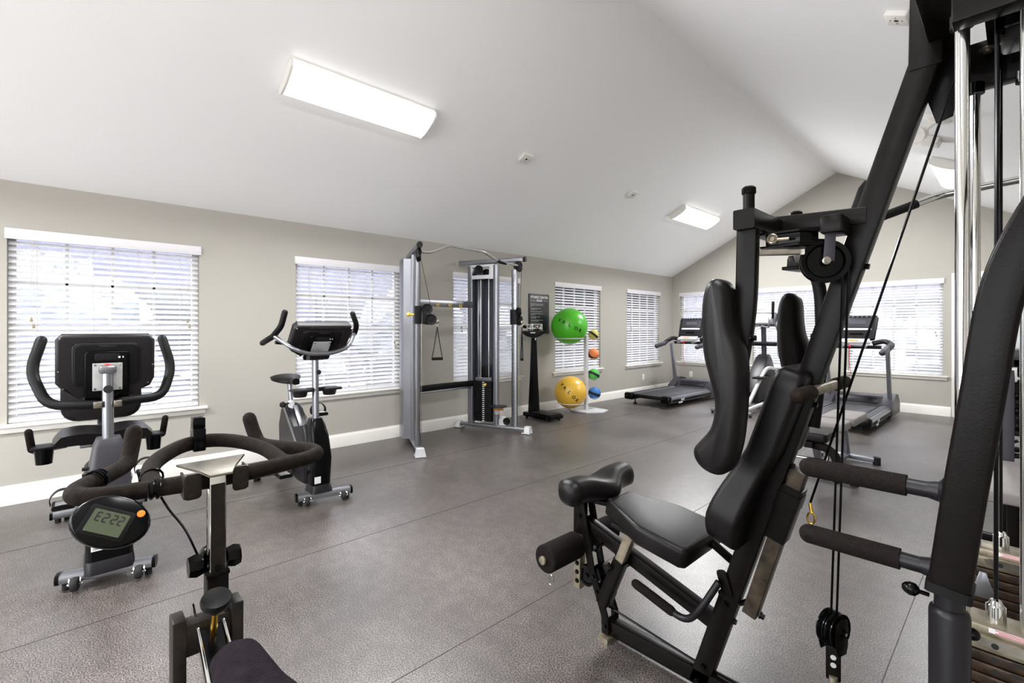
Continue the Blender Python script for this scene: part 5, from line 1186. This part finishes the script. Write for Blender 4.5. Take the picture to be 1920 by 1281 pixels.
# weight stacks ---------------------------------------------------
def stack(y, n, name):
    px = -0.034
    rods = []
    for x in (-0.086, 0.014):
        b = MB(); b.cyl((x, y - 0.02 if y < gy else y, 0.06), (x, y - 0.02 if y < gy else y, 2.03), 0.0128 if y < gy else 0.0125, seg=24); rd = b.build('guide_rod', 'chrome', t)
        yy = y - 0.02 if y < gy else y
        b = MB(); b.lathe([(0.0135, 0), (0.021, 0), (0.021, 0.03), (0.0135, 0.03)], (x, yy, 2.0), (0, 0, 1), 20); b.build('rod_collar', 'blackg', rd)
    z = 0.085
    for k in range(n):
        b = MB(); b.prism([(-0.105, -0.055), (0.125, -0.055), (0.125, 0.055), (-0.105, 0.055)], (px, y, z + 0.0118), (1, 0, 0), (0, 1, 0), 0.0225, bev=0.004); pl = b.build('weight_plate', 'plate', t)
        b = MB(); b.prism([(-0.03, 0), (0.03, 0), (0.018, 0.006), (-0.018, 0.006)], (px + 0.045, y - 0.0555, z + 0.015), (1, 0, 0), (0, 0, 1), 0.001); b.prism(circ(0.006, 10), (px, y - 0.0555, z + 0.012), (1, 0, 0), (0, 0, 1), 0.001); b.build('plate_notch', 'ink', pl)
        z += 0.0242
    b = MB(); b.prism([(-0.105, -0.055), (0.125, -0.055), (0.125, 0.055), (-0.105, 0.055)], (px, y, z + 0.016), (1, 0, 0), (0, 1, 0), 0.030, bev=0.003)
    b.prism([(-0.085, -0.0), (0.105, 0.0), (0.07, 0.018), (-0.05, 0.018)], (px, y, z + 0.030), (1, 0, 0), (0, 0, 1), 0.08, bev=0.003); tp = b.build('top_plate', 'worn', t)
    b = MB(); b.prism([(-0.042, 0.006), (-0.030, 0.012), (0.030, 0.012), (0.050, 0.004), (0.045, -0.008), (-0.036, -0.006)], (px + 0.01, y - 0.0556, z + 0.018), (1, 0, 0), (0, 0, 1), 0.001); b.build('plate_recess', 'steel', tp)
    b = MB(); b.cyl((px, y - 0.0555, z + 0.018), (px, y - 0.0575, z + 0.018), 0.006, seg=12); b.build('selector_hole', 'ink', tp)
    b = MB(); b.box((px + 0.035, y - 0.0425, z + 0.043), (0.09, 0.001, 0.010), bev=0); b.build('warning_label', 'white', tp)
    b = MB()
    for j, (u, w_) in enumerate(((-0.004, 0.07), (0.0, 0.06), (0.004, 0.07))): b.box((px + 0.035, y - 0.0432, z + 0.043 + u * 0.85), (w_, 0.0006, 0.0014), bev=0)
    b.build('label_print', 'red', tp)
    b = MB(); b.lathe([(0, 0), (0.0165, 0), (0.0165, 0.038), (0.012, 0.042), (0.009, 0.05), (0, 0.05)], (px, y, z + 0.044), (0, 0, 1), 24); b.build('cable_socket', 'chrome', tp)
    b = MB(); b.tube([(px, y, z + 0.09), (px + (0.002 if y < gy else 0.0), y, 2.12)], 0.0040 if y < gy else 0.0036, 8); b.build('lift_cable', 'blackg', t)
    b = MB(); b.box((px - 0.0, y, 0.07), (0.24, 0.12, 0.02), bev=0.003); b.build('stack_base', 'black', t)
    return z
stack(1.475, 23, 'near'); stack(1.90, 24, 'far')
# slot in the near stack top seen as a tall fin
b = MB(); b.prism([(-0.022, 0), (0.022, 0), (0.006, 0.06), (-0.006, 0.06)], (-0.058, 1.58, 0.69), (1, 0, 0), (0, 0, 1), 0.006, bev=0.001); b.build('shroud_fin', 'silver', t)
# seat, backrest, knee pad ---------------------------------------
def ring_sec(c, U, V, pts): return [Vector(c) + Vector(U) * u + Vector(V) * v for u, v in pts]
b = MB()
outl = [(-0.192, -0.074), (0.01, -0.165), (0.185, -0.165), (0.205, -0.145), (0.205, 0.145), (0.185, 0.165), (0.01, 0.165), (-0.192, 0.074)]
sa_ = math.atan2(-0.065, 0.43); cs_, sn_ = math.cos(sa_), math.sin(sa_)
b.prism(outl, (-0.985, gy + 0.005, 0.553), (cs_, 0, sn_), YU, 0.075, bev=0.018, seg=4); b.build('seat', 'vinylb', t, smooth=50)
b = MB(); b.prism([(-0.16, -0.10), (0.16, -0.10), (0.16, 0.10), (-0.16, 0.10)], (-0.97, gy, 0.507), (cs_, 0, sn_), YU, 0.02, bev=0.004); b.build('seat_board', 'blackm', t)
b = MB(); n = 22; rings = []                                   # backrest: slim top, flared and thicker lower end
p0, p1 = V3(-0.470, gy, 1.190), V3(-0.665, gy, 0.615)
ax = (p1 - p0); L_ = ax.length; ax.normalize(); fr = Vector((ax.z, 0, -ax.x)); fr = fr if fr.x < 0 else -fr
for k in range(n + 1):
    s_ = k / n
    w = 0.122 + (0.050 * (1 - math.cos(min(1, max(0, (s_ - 0.52) / 0.36)) * PI)) / 2) - 0.045 * max(0, (s_ - 0.86) / 0.14) ** 1.6
    th = 0.088 + 0.018 * (1 - math.cos(min(1, max(0, (s_ - 0.5) / 0.4)) * PI)) / 2
    off = 0.024 * math.sin(min(1, max(0, (s_ - 0.45) / 0.55)) * PI * 0.8)
    endk = 1.0
    if k == 0: endk = 0.93
    c = p0 + ax * (L_ * s_)
    sec = rrect(2 * w * endk, th * endk, 0.020, 5)
    rings.append([c + fr * (v + off + (0.0 if k else 0)) + V3(0, u, 0) for u, v in sec])
    if k == 0: rings.insert(0, [c - ax * 0.012 + fr * v + V3(0, u, 0) for u, v in rrect(2 * w * 0.82, th * 0.7, 0.02, 5)])
    if k == n: rings.append([c + ax * 0.014 + fr * (v + off) + V3(0, u, 0) for u, v in rrect(2 * w * 0.8, th * 0.62, 0.02, 5)])
b.loft(rings); br = b.build('backrest', 'vinylb', t, smooth=60)
b = MB()
sp_ = [r[18] for r in rings[1:-1]]; b.tube([Vector(p) for p in sp_], 0.0025, 5); b.build('piping', 'foam', br)
b = MB(); b.tube([(-0.715, gy + 0.10, 0.455), (-0.80, gy + 0.06, 0.53)], 0.016, 12); b.build('seat_strut', 'black', t)
b = MB()                                                       # contoured knee pad: two rolls with a dip towards the seat
rings = []
for k in range(19):
    s_ = -1 + 2 * k / 18; y = gy + 0.012 + s_ * 0.222; e_ = 1 - 0.45 * max(0, (abs(s_) - 0.93) / 0.07); m_ = math.exp(-(s_ / 0.33) ** 2)
    c = V3(-1.278 + 0.020 * m_, y, 0.640 - 0.012 * m_)
    a_, h_ = (0.060 + 0.032 * m_) * e_, (0.054 - 0.012 * m_) * e_
    rings.append([c + V3(math.copysign(abs(math.cos(q)) ** 0.8, math.cos(q)) * a_, 0, math.copysign(abs(math.sin(q)) ** 0.8, math.sin(q)) * h_) for q in [2 * PI * j / 22 for j in range(22)]])
b.loft(rings); b.build('knee_pad', 'vinylb', t, smooth=60)
b = MB(); b.box((-1.285, gy, 0.585), (0.07, 0.12, 0.02), bev=0.003); b.bar([(-1.34, gy, 0.56), (-1.15, gy, 0.575)], 0.04, 0.02, r=0.003); b.build('knee_pad_bracket', 'black', t)
b = MB(); b.bar([(-1.045, gy - 0.05, 0.545), (-1.125, gy - 0.05, 0.35)], 0.038, 0.038, up=YU, r=0.003); b.build('seat_post', 'worn', t)
b = MB(); b.bar([(-1.113, gy - 0.05, 0.375), (-1.200, gy - 0.05, 0.165)], 0.050, 0.050, up=YU, r=0.003); b.box((-1.13, gy - 0.015, 0.36), (0.05, 0.04, 0.05), bev=0.003); ss = b.build('seat_post_sleeve', 'black', t)
b = MB(); b.lathe([(0, 0), (0.010, 0), (0.020, 0.006), (0.022, 0.014), (0.016, 0.022), (0, 0.023)], (-1.155, gy - 0.075, 0.345), (0, -1, 0), 5); b.build('star_knob', 'blackm', ss)
b = MB(); b.cyl((-1.225, gy - 0.02, 0.40), (-1.225, gy - 0.055, 0.395), 0.005); b.ball((-1.228, gy - 0.068, 0.39), 0.015, 14, 10); b.build('ball_knob', 'blackg', sb)
# leg lever with rollers
b = MB(); b.bar([(-1.362, gy - 0.0, 0.60), (-1.375, gy - 0.0, 0.145)], 0.038, 0.038, up=YU, r=0.003); lv = b.build('leg_lever', 'worn', t)
b = MB()
for z in (0.315, 0.26, 0.22, 0.18): b.bolt((-1.37, gy - 0.019, z), (0, -1, 0), 0.0075, 0.006)
b.build('lever_bolts', 'blackg', lv)
b = MB(); b.bar([(-1.362, gy, 0.615), (-1.366, gy, 0.40)], 0.046, 0.046, up=YU, r=0.003); b.build('lever_sleeve', 'black', lv)
for y0, y1 in ((1.465, 1.675), (1.735, 1.94)):
    b = MB(); b.lathe([(0.012, 0), (0.052, 0), (0.058, 0.006), (0.058, y1 - y0 - 0.006), (0.052, y1 - y0), (0.012, y1 - y0)], (-1.37, y0, 0.347), (0, 1, 0), 28); rl_ = b.build('foam_roller', 'foam', t)
b = MB(); b.cyl((-1.37, 1.455, 0.347), (-1.37, 1.95, 0.347), 0.013); b.build('roller_axle', 'steel', t)
b = MB(); b.lathe([(0, 0), (0.018, 0), (0.017, 0.008), (0.010, 0.010), (0, 0.010)], (-1.37, 1.456, 0.347), (0, -1, 0), 18); b.build('roller_cap', 'worn', t)
b = MB(); b.tube([(-1.352 + 0.012 * math.cos(q), gy - 0.215, 0.262 + 0.022 * math.sin(q)) for q in [2 * PI * i / 16 for i in range(16)]], 0.0022, 6, closed=True); b.build('pull_ring', 'chrome', t)
def pulley(c, ax, r, par=None, w=0.026, m='blackg', name='pulley'):
    b = MB(); b.lathe([(0, -w * 0.5), (r * 0.2, -w * 0.5), (r * 0.24, -w * 0.2), (r * 0.72, -w * 0.2), (r * 0.80, -w * 0.45), (r, -w * 0.5), (r, -w * 0.36), (r * 0.84, 0), (r, w * 0.36), (r, w * 0.5), (r * 0.80, w * 0.45), (r * 0.72, w * 0.2), (r * 0.24, w * 0.2), (r * 0.2, w * 0.5), (0, w * 0.5)], c, ax, 34)
    return b.build(name, m, par or t)
pulley((-1.325, gy, 0.215), (0, 1, 0), 0.045); pulley((-1.235, gy, 0.25), (0, 1, 0), 0.050)
b = MB(); b.tube(fillet([(-1.27, gy, 0.22), (-1.24, gy, 0.155), (-1.20, gy, 0.15), (-1.18, gy, 0.20)], 0.03), 0.011, 10); b.build('cable_hook', 'black', t)
b = MB(); b.tube([(-1.225, gy, 0.125), (-0.80, gy, 0.085), (-0.10, gy, 0.082)], 0.0045, 8); b.build('low_cable', 'blackg', t)
# low hand grip curving out of the upright
b = MB(); b.tube(fillet([(-0.715, gy - 0.045, 0.44), (-0.765, gy - 0.08, 0.335), (-0.815, gy - 0.08, 0.270), (-0.90, gy - 0.08, 0.288), (-1.02, gy - 0.08, 0.322)], 0.05), 0.0125, 14); lg = b.build('low_grip_tube', 'greyd', t)
b = MB(); b.tube([(-0.875, gy - 0.08, 0.283), (-1.025, gy - 0.08, 0.324)], 0.0175, 14, round_=True); b.build('low_grip', 'foam', lg)
b = MB(); b.prism(rrect(0.035, 0.09, 0.012), (-0.702, gy - 0.03, 0.435), (0.95, 0, 0.3), (-0.3, 0, 0.95), 0.008, bev=0.002); b.bolt((-0.71, gy - 0.035, 0.40), YU and (0, -1, 0)); b.build('grip_flange', 'black', lg)
# cross handle behind the backrest
b = MB(); b.cyl((-0.418, 1.47, 1.140), (-0.418, 2.0, 1.140), 0.0155); ch = b.build('cross_handle', 'worn', t)
for y0, y1 in ((1.462, 1.60), (1.86, 2.0)):
    b = MB(); b.tube([(-0.418, y0 + 0.015, 1.140), (-0.418, y1 - 0.01, 1.140)], 0.0215, 16, round_=True); b.build('cross_grip', 'foamb', ch)
# telescoping link behind the upright
b = MB(); b.bar([(-0.475, gy, 0.875), (-0.625, gy, 0.355)], 0.045, 0.050, up=YU, r=0.003); ln = b.build('link_tube', 'wornd', t)
b = MB(); b.bar([(-0.492, gy, 0.82), (-0.545, gy, 0.64)], 0.062, 0.070, up=YU, r=0.004); b.build('link_sleeve', 'black', ln)
b = MB(); b.bar([(-0.498, gy, 0.80), (-0.512, gy, 0.752)], 0.066, 0.078, up=YU, r=0.004); b.build('link_collar', 'black', ln)
b = MB(); b.bolt((-0.595, gy, 0.36), (1, 0, -0.3), 0.009, 0.014); b.cyl((-0.66, gy, 0.37), (-0.625, gy, 0.40), 0.008); b.build('link_bolts', 'blackg', ln)
b = MB(); b.tube([(-0.437 + 0.010 * math.cos(q), gy - 0.03, 0.742 + 0.018 * math.sin(q)) for q in [2 * PI * i / 14 for i in range(14)]], 0.003, 6, closed=True); b.cyl((-0.445, gy - 0.01, 0.78), (-0.438, gy - 0.02, 0.757), 0.005); b.build('snap_hook', 'gold', t)
b = MB(); b.tube([(-0.11, gy - 0.02, 1.99), (-0.443, gy - 0.015, 0.785)], 0.0034, 8); b.build('diagonal_cable', 'blackg', t)
# pec deck --------------------------------------------------------
b = MB(); b.bar([(-0.30, gy, 1.655), (-0.575, gy, 1.668)], 0.055, 0.050, r=0.004); b.build('top_beam', 'black', t)
b = MB(); b.prism([(-0.025, -0.04), (0.01, -0.05), (0.035, 0.05), (0.02, 0.07), (0.004, 0.05)], (-0.325, gy - 0.0, 1.69), (1, 0, 0), (0, 0, 1), 0.030, bev=0.003); b.bolt((-0.308, gy, 1.735), (-0.95, 0, 0.3), 0.009, 0.012); b.build('beam_gusset', 'black', t)
b = MB(); b.bar([(-0.548, 1.435, 1.648), (-0.548, 1.955, 1.648)], 0.060, 0.058, r=0.004); b.build('crossbar', 'black', t)
for y in (1.475, 1.915):
    b = MB(); b.cyl((-0.548, y, 1.67), (-0.548, y, 1.742), 0.0165, seg=20); b.lathe([(0.018, 0), (0.020, 0.003), (0.020, 0.018), (0.014, 0.023), (0, 0.023)], (-0.548, y, 1.727), (0, 0, 1), 20); b.bolt((-0.548, y - 0.018, 1.738), (0.6, -0.8, 0), 0.006, 0.006); b.build('pivot_post', 'black', t)
b = MB(); b.bar(fillet([(-0.550, 1.475, 1.620), (-0.556, 1.478, 1.40), (-0.580, 1.49, 1.25), (-0.655, 1.52, 0.955)], 0.1), 0.034, 0.058, up=(1, 0, 0), r=0.006); b.build('pec_arm', 'black', t)
b = MB(); b.bar(fillet([(-0.575, 1.915, 1.560), (-0.500, 1.93, 1.555), (-0.478, 1.94, 1.46), (-0.472, 1.94, 1.25), (-0.50, 1.94, 0.98)], 0.09, 8), 0.040, 0.068, up=YU, r=0.006); b.build('pec_arm', 'black', t)
b = MB(); b.bolt((-0.490, 1.915, 1.30), (0.2, -1, 0), 0.010, 0.010); b.bolt((-0.535, 1.46, 1.30), (1, 0, 0), 0.009, 0.012); b.build('pec_arm_bolts', 'blackg', t)
# forearm pads: outline swept through the thickness with a soft edge
prof = [(-0.010, 0.00), (0.010, 0.04), (0.012, 0.10)]
def forearm_pad(c, y, th, name, rot, ku=1.0):
    out = [(-0.035, 0.305), (-0.010, 0.318), (0.020, 0.310), (0.040, 0.285), (0.046, 0.22), (0.055, 0.165), (0.078, 0.115), (0.088, 0.06), (0.088, -0.02), (0.082, -0.10), (0.072, -0.17), (0.055, -0.225), (0.030, -0.262), (-0.010, -0.275), (-0.055, -0.262), (-0.082, -0.235), (-0.085, -0.205), (-0.062, -0.178), (-0.028, -0.140), (-0.012, -0.090), (-0.012, -0.040), (-0.030, 0.02), (-0.048, 0.08), (-0.056, 0.15), (-0.056, 0.22), (-0.050, 0.27)]
    sm = spline([(u * ku, v, 0) for u, v in out], 3, closed=True); cx_, cz_ = sum(u for u, v in out) / len(out), sum(v for u, v in out) / len(out)
    b = MB(); rings = []
    nrm = []
    m_ = len(sm)
    for i in range(m_):
        tg = (sm[(i + 1) % m_] - sm[i - 1]).normalized(); nrm.append(Vector((tg.y, -tg.x, 0)))
    sgn = 1 if sum((sm[i] - Vector((cx_, cz_, 0))).dot(nrm[i]) for i in range(m_)) > 0 else -1
    for d, ins in ((-1, 0.028), (-0.92, 0.016), (-0.74, 0.005), (-0.45, 0.0), (0.45, 0.0), (0.74, 0.005), (0.92, 0.016), (1, 0.028)):
        ring = []
        for i in range(m_):
            p = sm[i] - nrm[i] * sgn * ins
            ring.append(V3(c[0] + p.x * math.cos(rot), y + d * th / 2, c[1] + p.y) + V3(0, p.x * math.sin(rot), 0))
        rings.append(ring)
    b.loft(rings); return b.build(name, 'vinylb', t, smooth=70)
forearm_pad((-0.618, 1.160), 1.445, 0.09, 'forearm_pad', 0.0, 0.86)
forearm_pad((-0.572, 1.140), 1.950, 0.075, 'forearm_pad', 0.75, 0.85)
# cams, links and the big pulley
b = MB(); b.prism([(0.0, -0.05), (0.09, -0.045), (0.125, 0.0), (0.09, 0.05), (0.02, 0.055), (-0.02, 0.02)], (-0.520, 1.58, 1.592), (1, 0, 0), (0, 1, 0), 0.034, bev=0.003); cm = b.build('cam_plate', 'blackg', t)
b = MB(); b.prism([(-0.015, -0.055), (0.09, -0.052), (0.135, 0.0), (0.09, 0.058), (0.01, 0.06), (-0.03, 0.02)], (-0.520, 1.58, 1.612), (1, 0, 0), (0, 1, 0), 0.006, bev=0.001); b.prism([(-0.015, -0.055), (0.09, -0.052), (0.135, 0.0), (0.09, 0.058), (0.01, 0.06), (-0.03, 0.02)], (-0.520, 1.58, 1.572), (1, 0, 0), (0, 1, 0), 0.006, bev=0.001); b.build('cam_flanges', 'black', cm)
b = MB(); b.tube([(-0.50 + 0.013 * math.cos(q), 1.524, 1.594 + 0.013 * math.sin(q)) for q in [2 * PI * i / 14 for i in range(14)]], 0.0035, 6, closed=True); b.bolt((-0.50, 1.530, 1.594), (0, -1, 0), 0.007, 0.008); b.cyl((-0.486, 1.524, 1.59), (-0.455, 1.526, 1.589), 0.005, seg=10); b.build('cable_eye', 'worn', cm)
b = MB(); b.tube([(-0.455, 1.526, 1.589), (-0.37, 1.60, 1.582)], 0.0035, 8); b.build('cam_cable', 'blackg', t)
b = MB(); b.bar([(-0.55, 1.50, 1.555), (-0.44, 1.56, 1.552)], 0.030, 0.016, r=0.003); b.bar([(-0.44, 1.56, 1.552), (-0.50, 1.80, 1.552)], 0.030, 0.016, r=0.003); b.build('link_bar', 'steel', t)
b = MB(); b.box((-0.53, 1.88, 1.56), (0.05, 0.07, 0.045), bev=0.004); b.prism([(-0.04, -0.06), (0.10, -0.05), (0.13, 0.0), (0.10, 0.05), (-0.02, 0.06)], (-0.52, 1.86, 1.535), (1, 0, 0), (0, 1, 0), 0.012, bev=0.002); b.build('cam_plate', 'black', t)
b = MB(); b.cyl((-0.548, 1.475, 1.56), (-0.548, 1.475, 1.63), 0.016); b.cyl((-0.548, 1.915, 1.54), (-0.548, 1.915, 1.63), 0.016); b.build('pivot_pins', 'worn', t)
pn = Vector((0.42, -0.9, 0)).normalized(); pc = V3(-0.385, 1.60, 1.522)
pulley(pc, pn, 0.062, w=0.030)
b = MB(); b.box((-0.362, 1.615, 1.625), (0.052, 0.10, 0.050), rot=(0, 0, 0), bev=0.003); pb = b.build('pulley_mount', 'black', t)
tq = Vector((0, 0, 1)).cross(pn)
b = MB(); b.prism([(-0.012, -0.078), (0.016, -0.078), (0.020, 0.012), (-0.006, 0.012)], pc + pn * 0.021 + V3(0.004, 0, 0.076), tq, (0, 0, 1), 0.005, bev=0.001); b.build('mount_strap', 'greyp', pb)
b = MB(); b.lathe([(0.004, 0), (0.011, 0), (0.011, 0.006), (0.0075, 0.007), (0.0075, 0.014), (0.003, 0.014)], pc + pn * 0.022, pn, 18); b.build('axle_nut', 'steel', pb)
for x0, x1 in ((-0.352, -0.384), (-0.338, -0.370)):
    b = MB(); b.tube([(x0, 1.655, 1.50), (x1, 1.665, 0.46)], 0.0033, 8); b.build('hanging_cable', 'blackg', t)
# low double pulley block on the end of the hanging cables
bc = V3(-0.378, 1.665, 0.432); bn = Vector((0.95, -0.30, 0)).normalized(); bt = Vector((0, 0, 1)).cross(bn)
for s_ in (-1, 1):
    pulley(bc + bn * 0.0115 * s_, bn, 0.050, w=0.019)
    b = MB(); b.prism([(-0.030, 0.0), (-0.026, 0.030), (0.0, 0.038), (0.026, 0.030), (0.030, 0.0), (0.028, -0.045), (0.020, -0.068), (-0.020, -0.068), (-0.028, -0.045)], bc + bn * s_ * 0.0245, bt, (0, 0, 1), 0.003, bev=0.0008); b.build('block_plate', 'black', t)
b = MB(); b.bolt(bc + bn * 0.026, bn, 0.008, 0.016); b.build('block_bolt', 'blackg', t)
fn = Vector((0.22, -0.97, 0)); ft = Vector((0, 0, 1)).cross(fn)
b = MB(); b.prism(rrect(0.038, 0.10, 0.006), bc - V3(0, 0, 0.105), ft, (0, 0, 1), 0.012, bev=0.002); lp = b.build('lower_plate', 'black', t)
for dz in (0.085, 0.108):
    b = MB(); b.prism(circ(0.0075, 14), bc - V3(0, 0, dz) + fn * 0.0064, ft, (0, 0, 1), 0.001); b.build('plate_hole', 'paleg', lp)
b = MB(); b.lathe([(0, 0), (0.011, 0), (0.012, -0.03), (0.009, -0.034), (0, -0.034)], bc - V3(0, 0, 0.140) + fn * 0.008, (0, 0, 1), 16); b.build('cable_ferrule', 'worn', t)
b = MB(); b.tube([bc - V3(0, 0, 0.17) + fn * 0.008, V3(-0.372, 1.668, 0.075)], 0.0033, 8); b.build('floor_cable', 'blackg', t)
# press arm on the near side: a curved box tube with two foam handles
pts = [(0.34, 1.20, 1.72), (0.20, 1.20, 1.70), (0.085, 1.20, 1.625), (0.015, 1.20, 1.50), (-0.022, 1.20, 1.38), (-0.045, 1.20, 1.20), (-0.068, 1.20, 1.02), (-0.088, 1.20, 0.845)]
b = MB(); b.sweep(spline(pts, 7), rrect(0.060, 0.070, 0.008, 3), up=YU); pa = b.build('press_arm', 'black', t)
b = MB(); b.sweep([(-0.0865, 1.20, 0.856), (-0.0885, 1.20, 0.838)], rrect(0.066, 0.076, 0.008, 3), up=YU); b.build('arm_cap', 'blackm', pa)
b = MB(); b.box((0.33, 1.30, 1.74), (0.08, 0.30, 0.08), bev=0.006); b.bar([(0.33, 1.42, 1.74), (0.33, 1.42, 2.0)], 0.05, 0.05, up=YU); b.build('press_arm_pivot', 'black', t)
b = MB(); b.cyl((-0.088, 1.20, 0.845), (-0.0885, 1.20, 0.77), 0.0225, seg=24); b.build('telescoping_tube', 'greyd', pa)
b = MB(); b.lathe([(0.0235, 0), (0.028, -0.004), (0.030, -0.012), (0.030, -0.60), (0.0235, -0.60)], (-0.0885, 1.20, 0.808), (0, 0, 1), 28); b.build('tube_sleeve', 'greyd', pa)
b = MB(); b.cyl((-0.116, 1.19, 0.823), (-0.135, 1.185, 0.826), 0.004); b.lathe([(0, 0), (0.006, 0), (0.012, 0.006), (0.013, 0.014), (0.009, 0.022), (0.004, 0.026), (0, 0.026)], (-0.130, 1.186, 0.826), (-1, -0.2, 0.1), 16); b.build('pop_pin', 'blackg', pa)
b = MB(); b.ball((-0.058, 1.215, 0.765), 0.011, 12, 8); b.build('adjusting_bolt', 'blackg', pa)
for z, x0, x1 in ((1.020, -0.105, -0.335), (0.872, -0.115, -0.335)):
    b = MB(); b.cyl((x0 + 0.005, 1.20, z), (x0 - 0.07, 1.20, z), 0.0155); b.lathe([(0.0155, 0.022), (0.019, 0.006), (0.027, 0.0), (0.0155, 0.0)], (x0 + 0.008, 1.20, z), (-1, 0, 0), 20); hn = b.build('press_handle', 'greyd', pa)
    b = MB(); b.tube([(x0 - 0.045, 1.20, z), (x1 + 0.018, 1.20, z)], 0.0205, 18, round_=False); b.ball((x1 + 0.018, 1.20, z), 0.0205, 18, 12); b.build('foam_grip', 'foam', hn)
# lat bar hanging from the far side
lb = thing('pull_down_bar', 'long chrome pull down bar with black end grip, hanging behind the gym', 'pull down bar', (0.10, 2.34, 1.80))
b = MB(); b.tube(fillet([(-0.345, 2.28, 1.762), (-0.205, 2.36, 1.822), (0.10, 2.38, 1.845), (0.41, 2.36, 1.822), (0.55, 2.28, 1.762)], 0.03), 0.0135, 14); b.build('bar', 'chrome', lb)
for a, c in (((-0.355, 2.275, 1.757), (-0.262, 2.328, 1.797)), ((0.56, 2.275, 1.757), (0.467, 2.328, 1.797))):
    b = MB(); b.tube([a, c], 0.0165, 14); b.build('end_grip', 'blackm', lb)
b = MB(); b.tube([(0.10, 2.38, 1.86), (0.10, 2.28, 2.15)], 0.0035, 8); b.build('bar_cable', 'blackg', lb)
b = MB(); b.bar([(0.10, 1.95, 2.13), (0.10, 2.30, 2.13)], 0.05, 0.06, r=0.004); b.build('lat_boom', 'black', t)
# ------------------------------------------------------------------ pieces that are separate in the photo become objects of their own
def split_pieces(o, name):
    me = o.data; n = len(me.vertices); par = list(range(n))
    def find(a):
        while par[a] != a: par[a] = par[par[a]]; a = par[a]
        return a
    for e_ in me.edges:
        a, c = find(e_.vertices[0]), find(e_.vertices[1])
        if a != c: par[a] = c
    comp = {}
    for i in range(n): comp.setdefault(find(i), []).append(i)
    bb = []
    for k, vs in comp.items():
        co = [me.vertices[i].co for i in vs]
        bb.append([[min(c[j] for c in co) - 0.001 for j in range(3)], [max(c[j] for c in co) + 0.001 for j in range(3)], set(vs)])
    merged = True
    while merged:
        merged = False
        for i in range(len(bb)):
            for j in range(i + 1, len(bb)):
                if all(bb[i][0][q] <= bb[j][1][q] and bb[j][0][q] <= bb[i][1][q] for q in range(3)):
                    bb[i] = [[min(bb[i][0][q], bb[j][0][q]) for q in range(3)], [max(bb[i][1][q], bb[j][1][q]) for q in range(3)], bb[i][2] | bb[j][2]]
                    del bb[j]; merged = True; break
            if merged: break
    if len(bb) < 2: o.name = name; return
    for g in bb:
        bm = bmesh.new(); bm.from_mesh(me); bm.verts.ensure_lookup_table()
        bmesh.ops.delete(bm, geom=[v for v in bm.verts if v.index not in g[2]], context='VERTS')
        m2 = bpy.data.meshes.new(name); bm.to_mesh(m2); bm.free()
        for m in me.materials: m2.materials.append(m)
        c = bpy.data.objects.new(name, m2); COL.objects.link(c); c.parent = o.parent
    bpy.data.objects.remove(o, do_unlink=True)
SPLIT = dict(end_caps='end_cap', levelling_feet='levelling_foot', legs='leg', floor_feet='floor_foot', rubber_pads='rubber_pad', bar_clamp='bar_clamp', slots='slot',
             post_studs='post_stud', head_washers='washer', upright_bolts='bolt', rear_bolts='bolt', plate_bolts='bolt', lever_bolts='bolt', link_bolts='bolt', side_bolts='bolt', mount_bolts='bolt',
             pec_arm_bolts='bolt', ports='port', jack='jack', round_buttons='round_button', tassel='tassel', feet='foot', bar_ends='bar_end', cross_rail='cross_rail', cross_bars='cross_bar', pivot_pins='pivot_pin',
             cam_flanges='cam_flange', knob_lobe='knob_lobe', wheel_bracket='wheel_bracket', frame_rails='frame_rail', floor_frame='floor_frame', head_frame='head_beam', screws='screw', sensor_cable='sensor_cable', link_bar='link_bar')
for o in [o for o in bpy.data.objects if o.type == 'MESH' and o.name.split('.')[0] in SPLIT]:
    if o.children: continue
    split_pieces(o, SPLIT[o.name.split('.')[0]])
for o in bpy.data.objects:
    if '_o' in o: del o['_o']
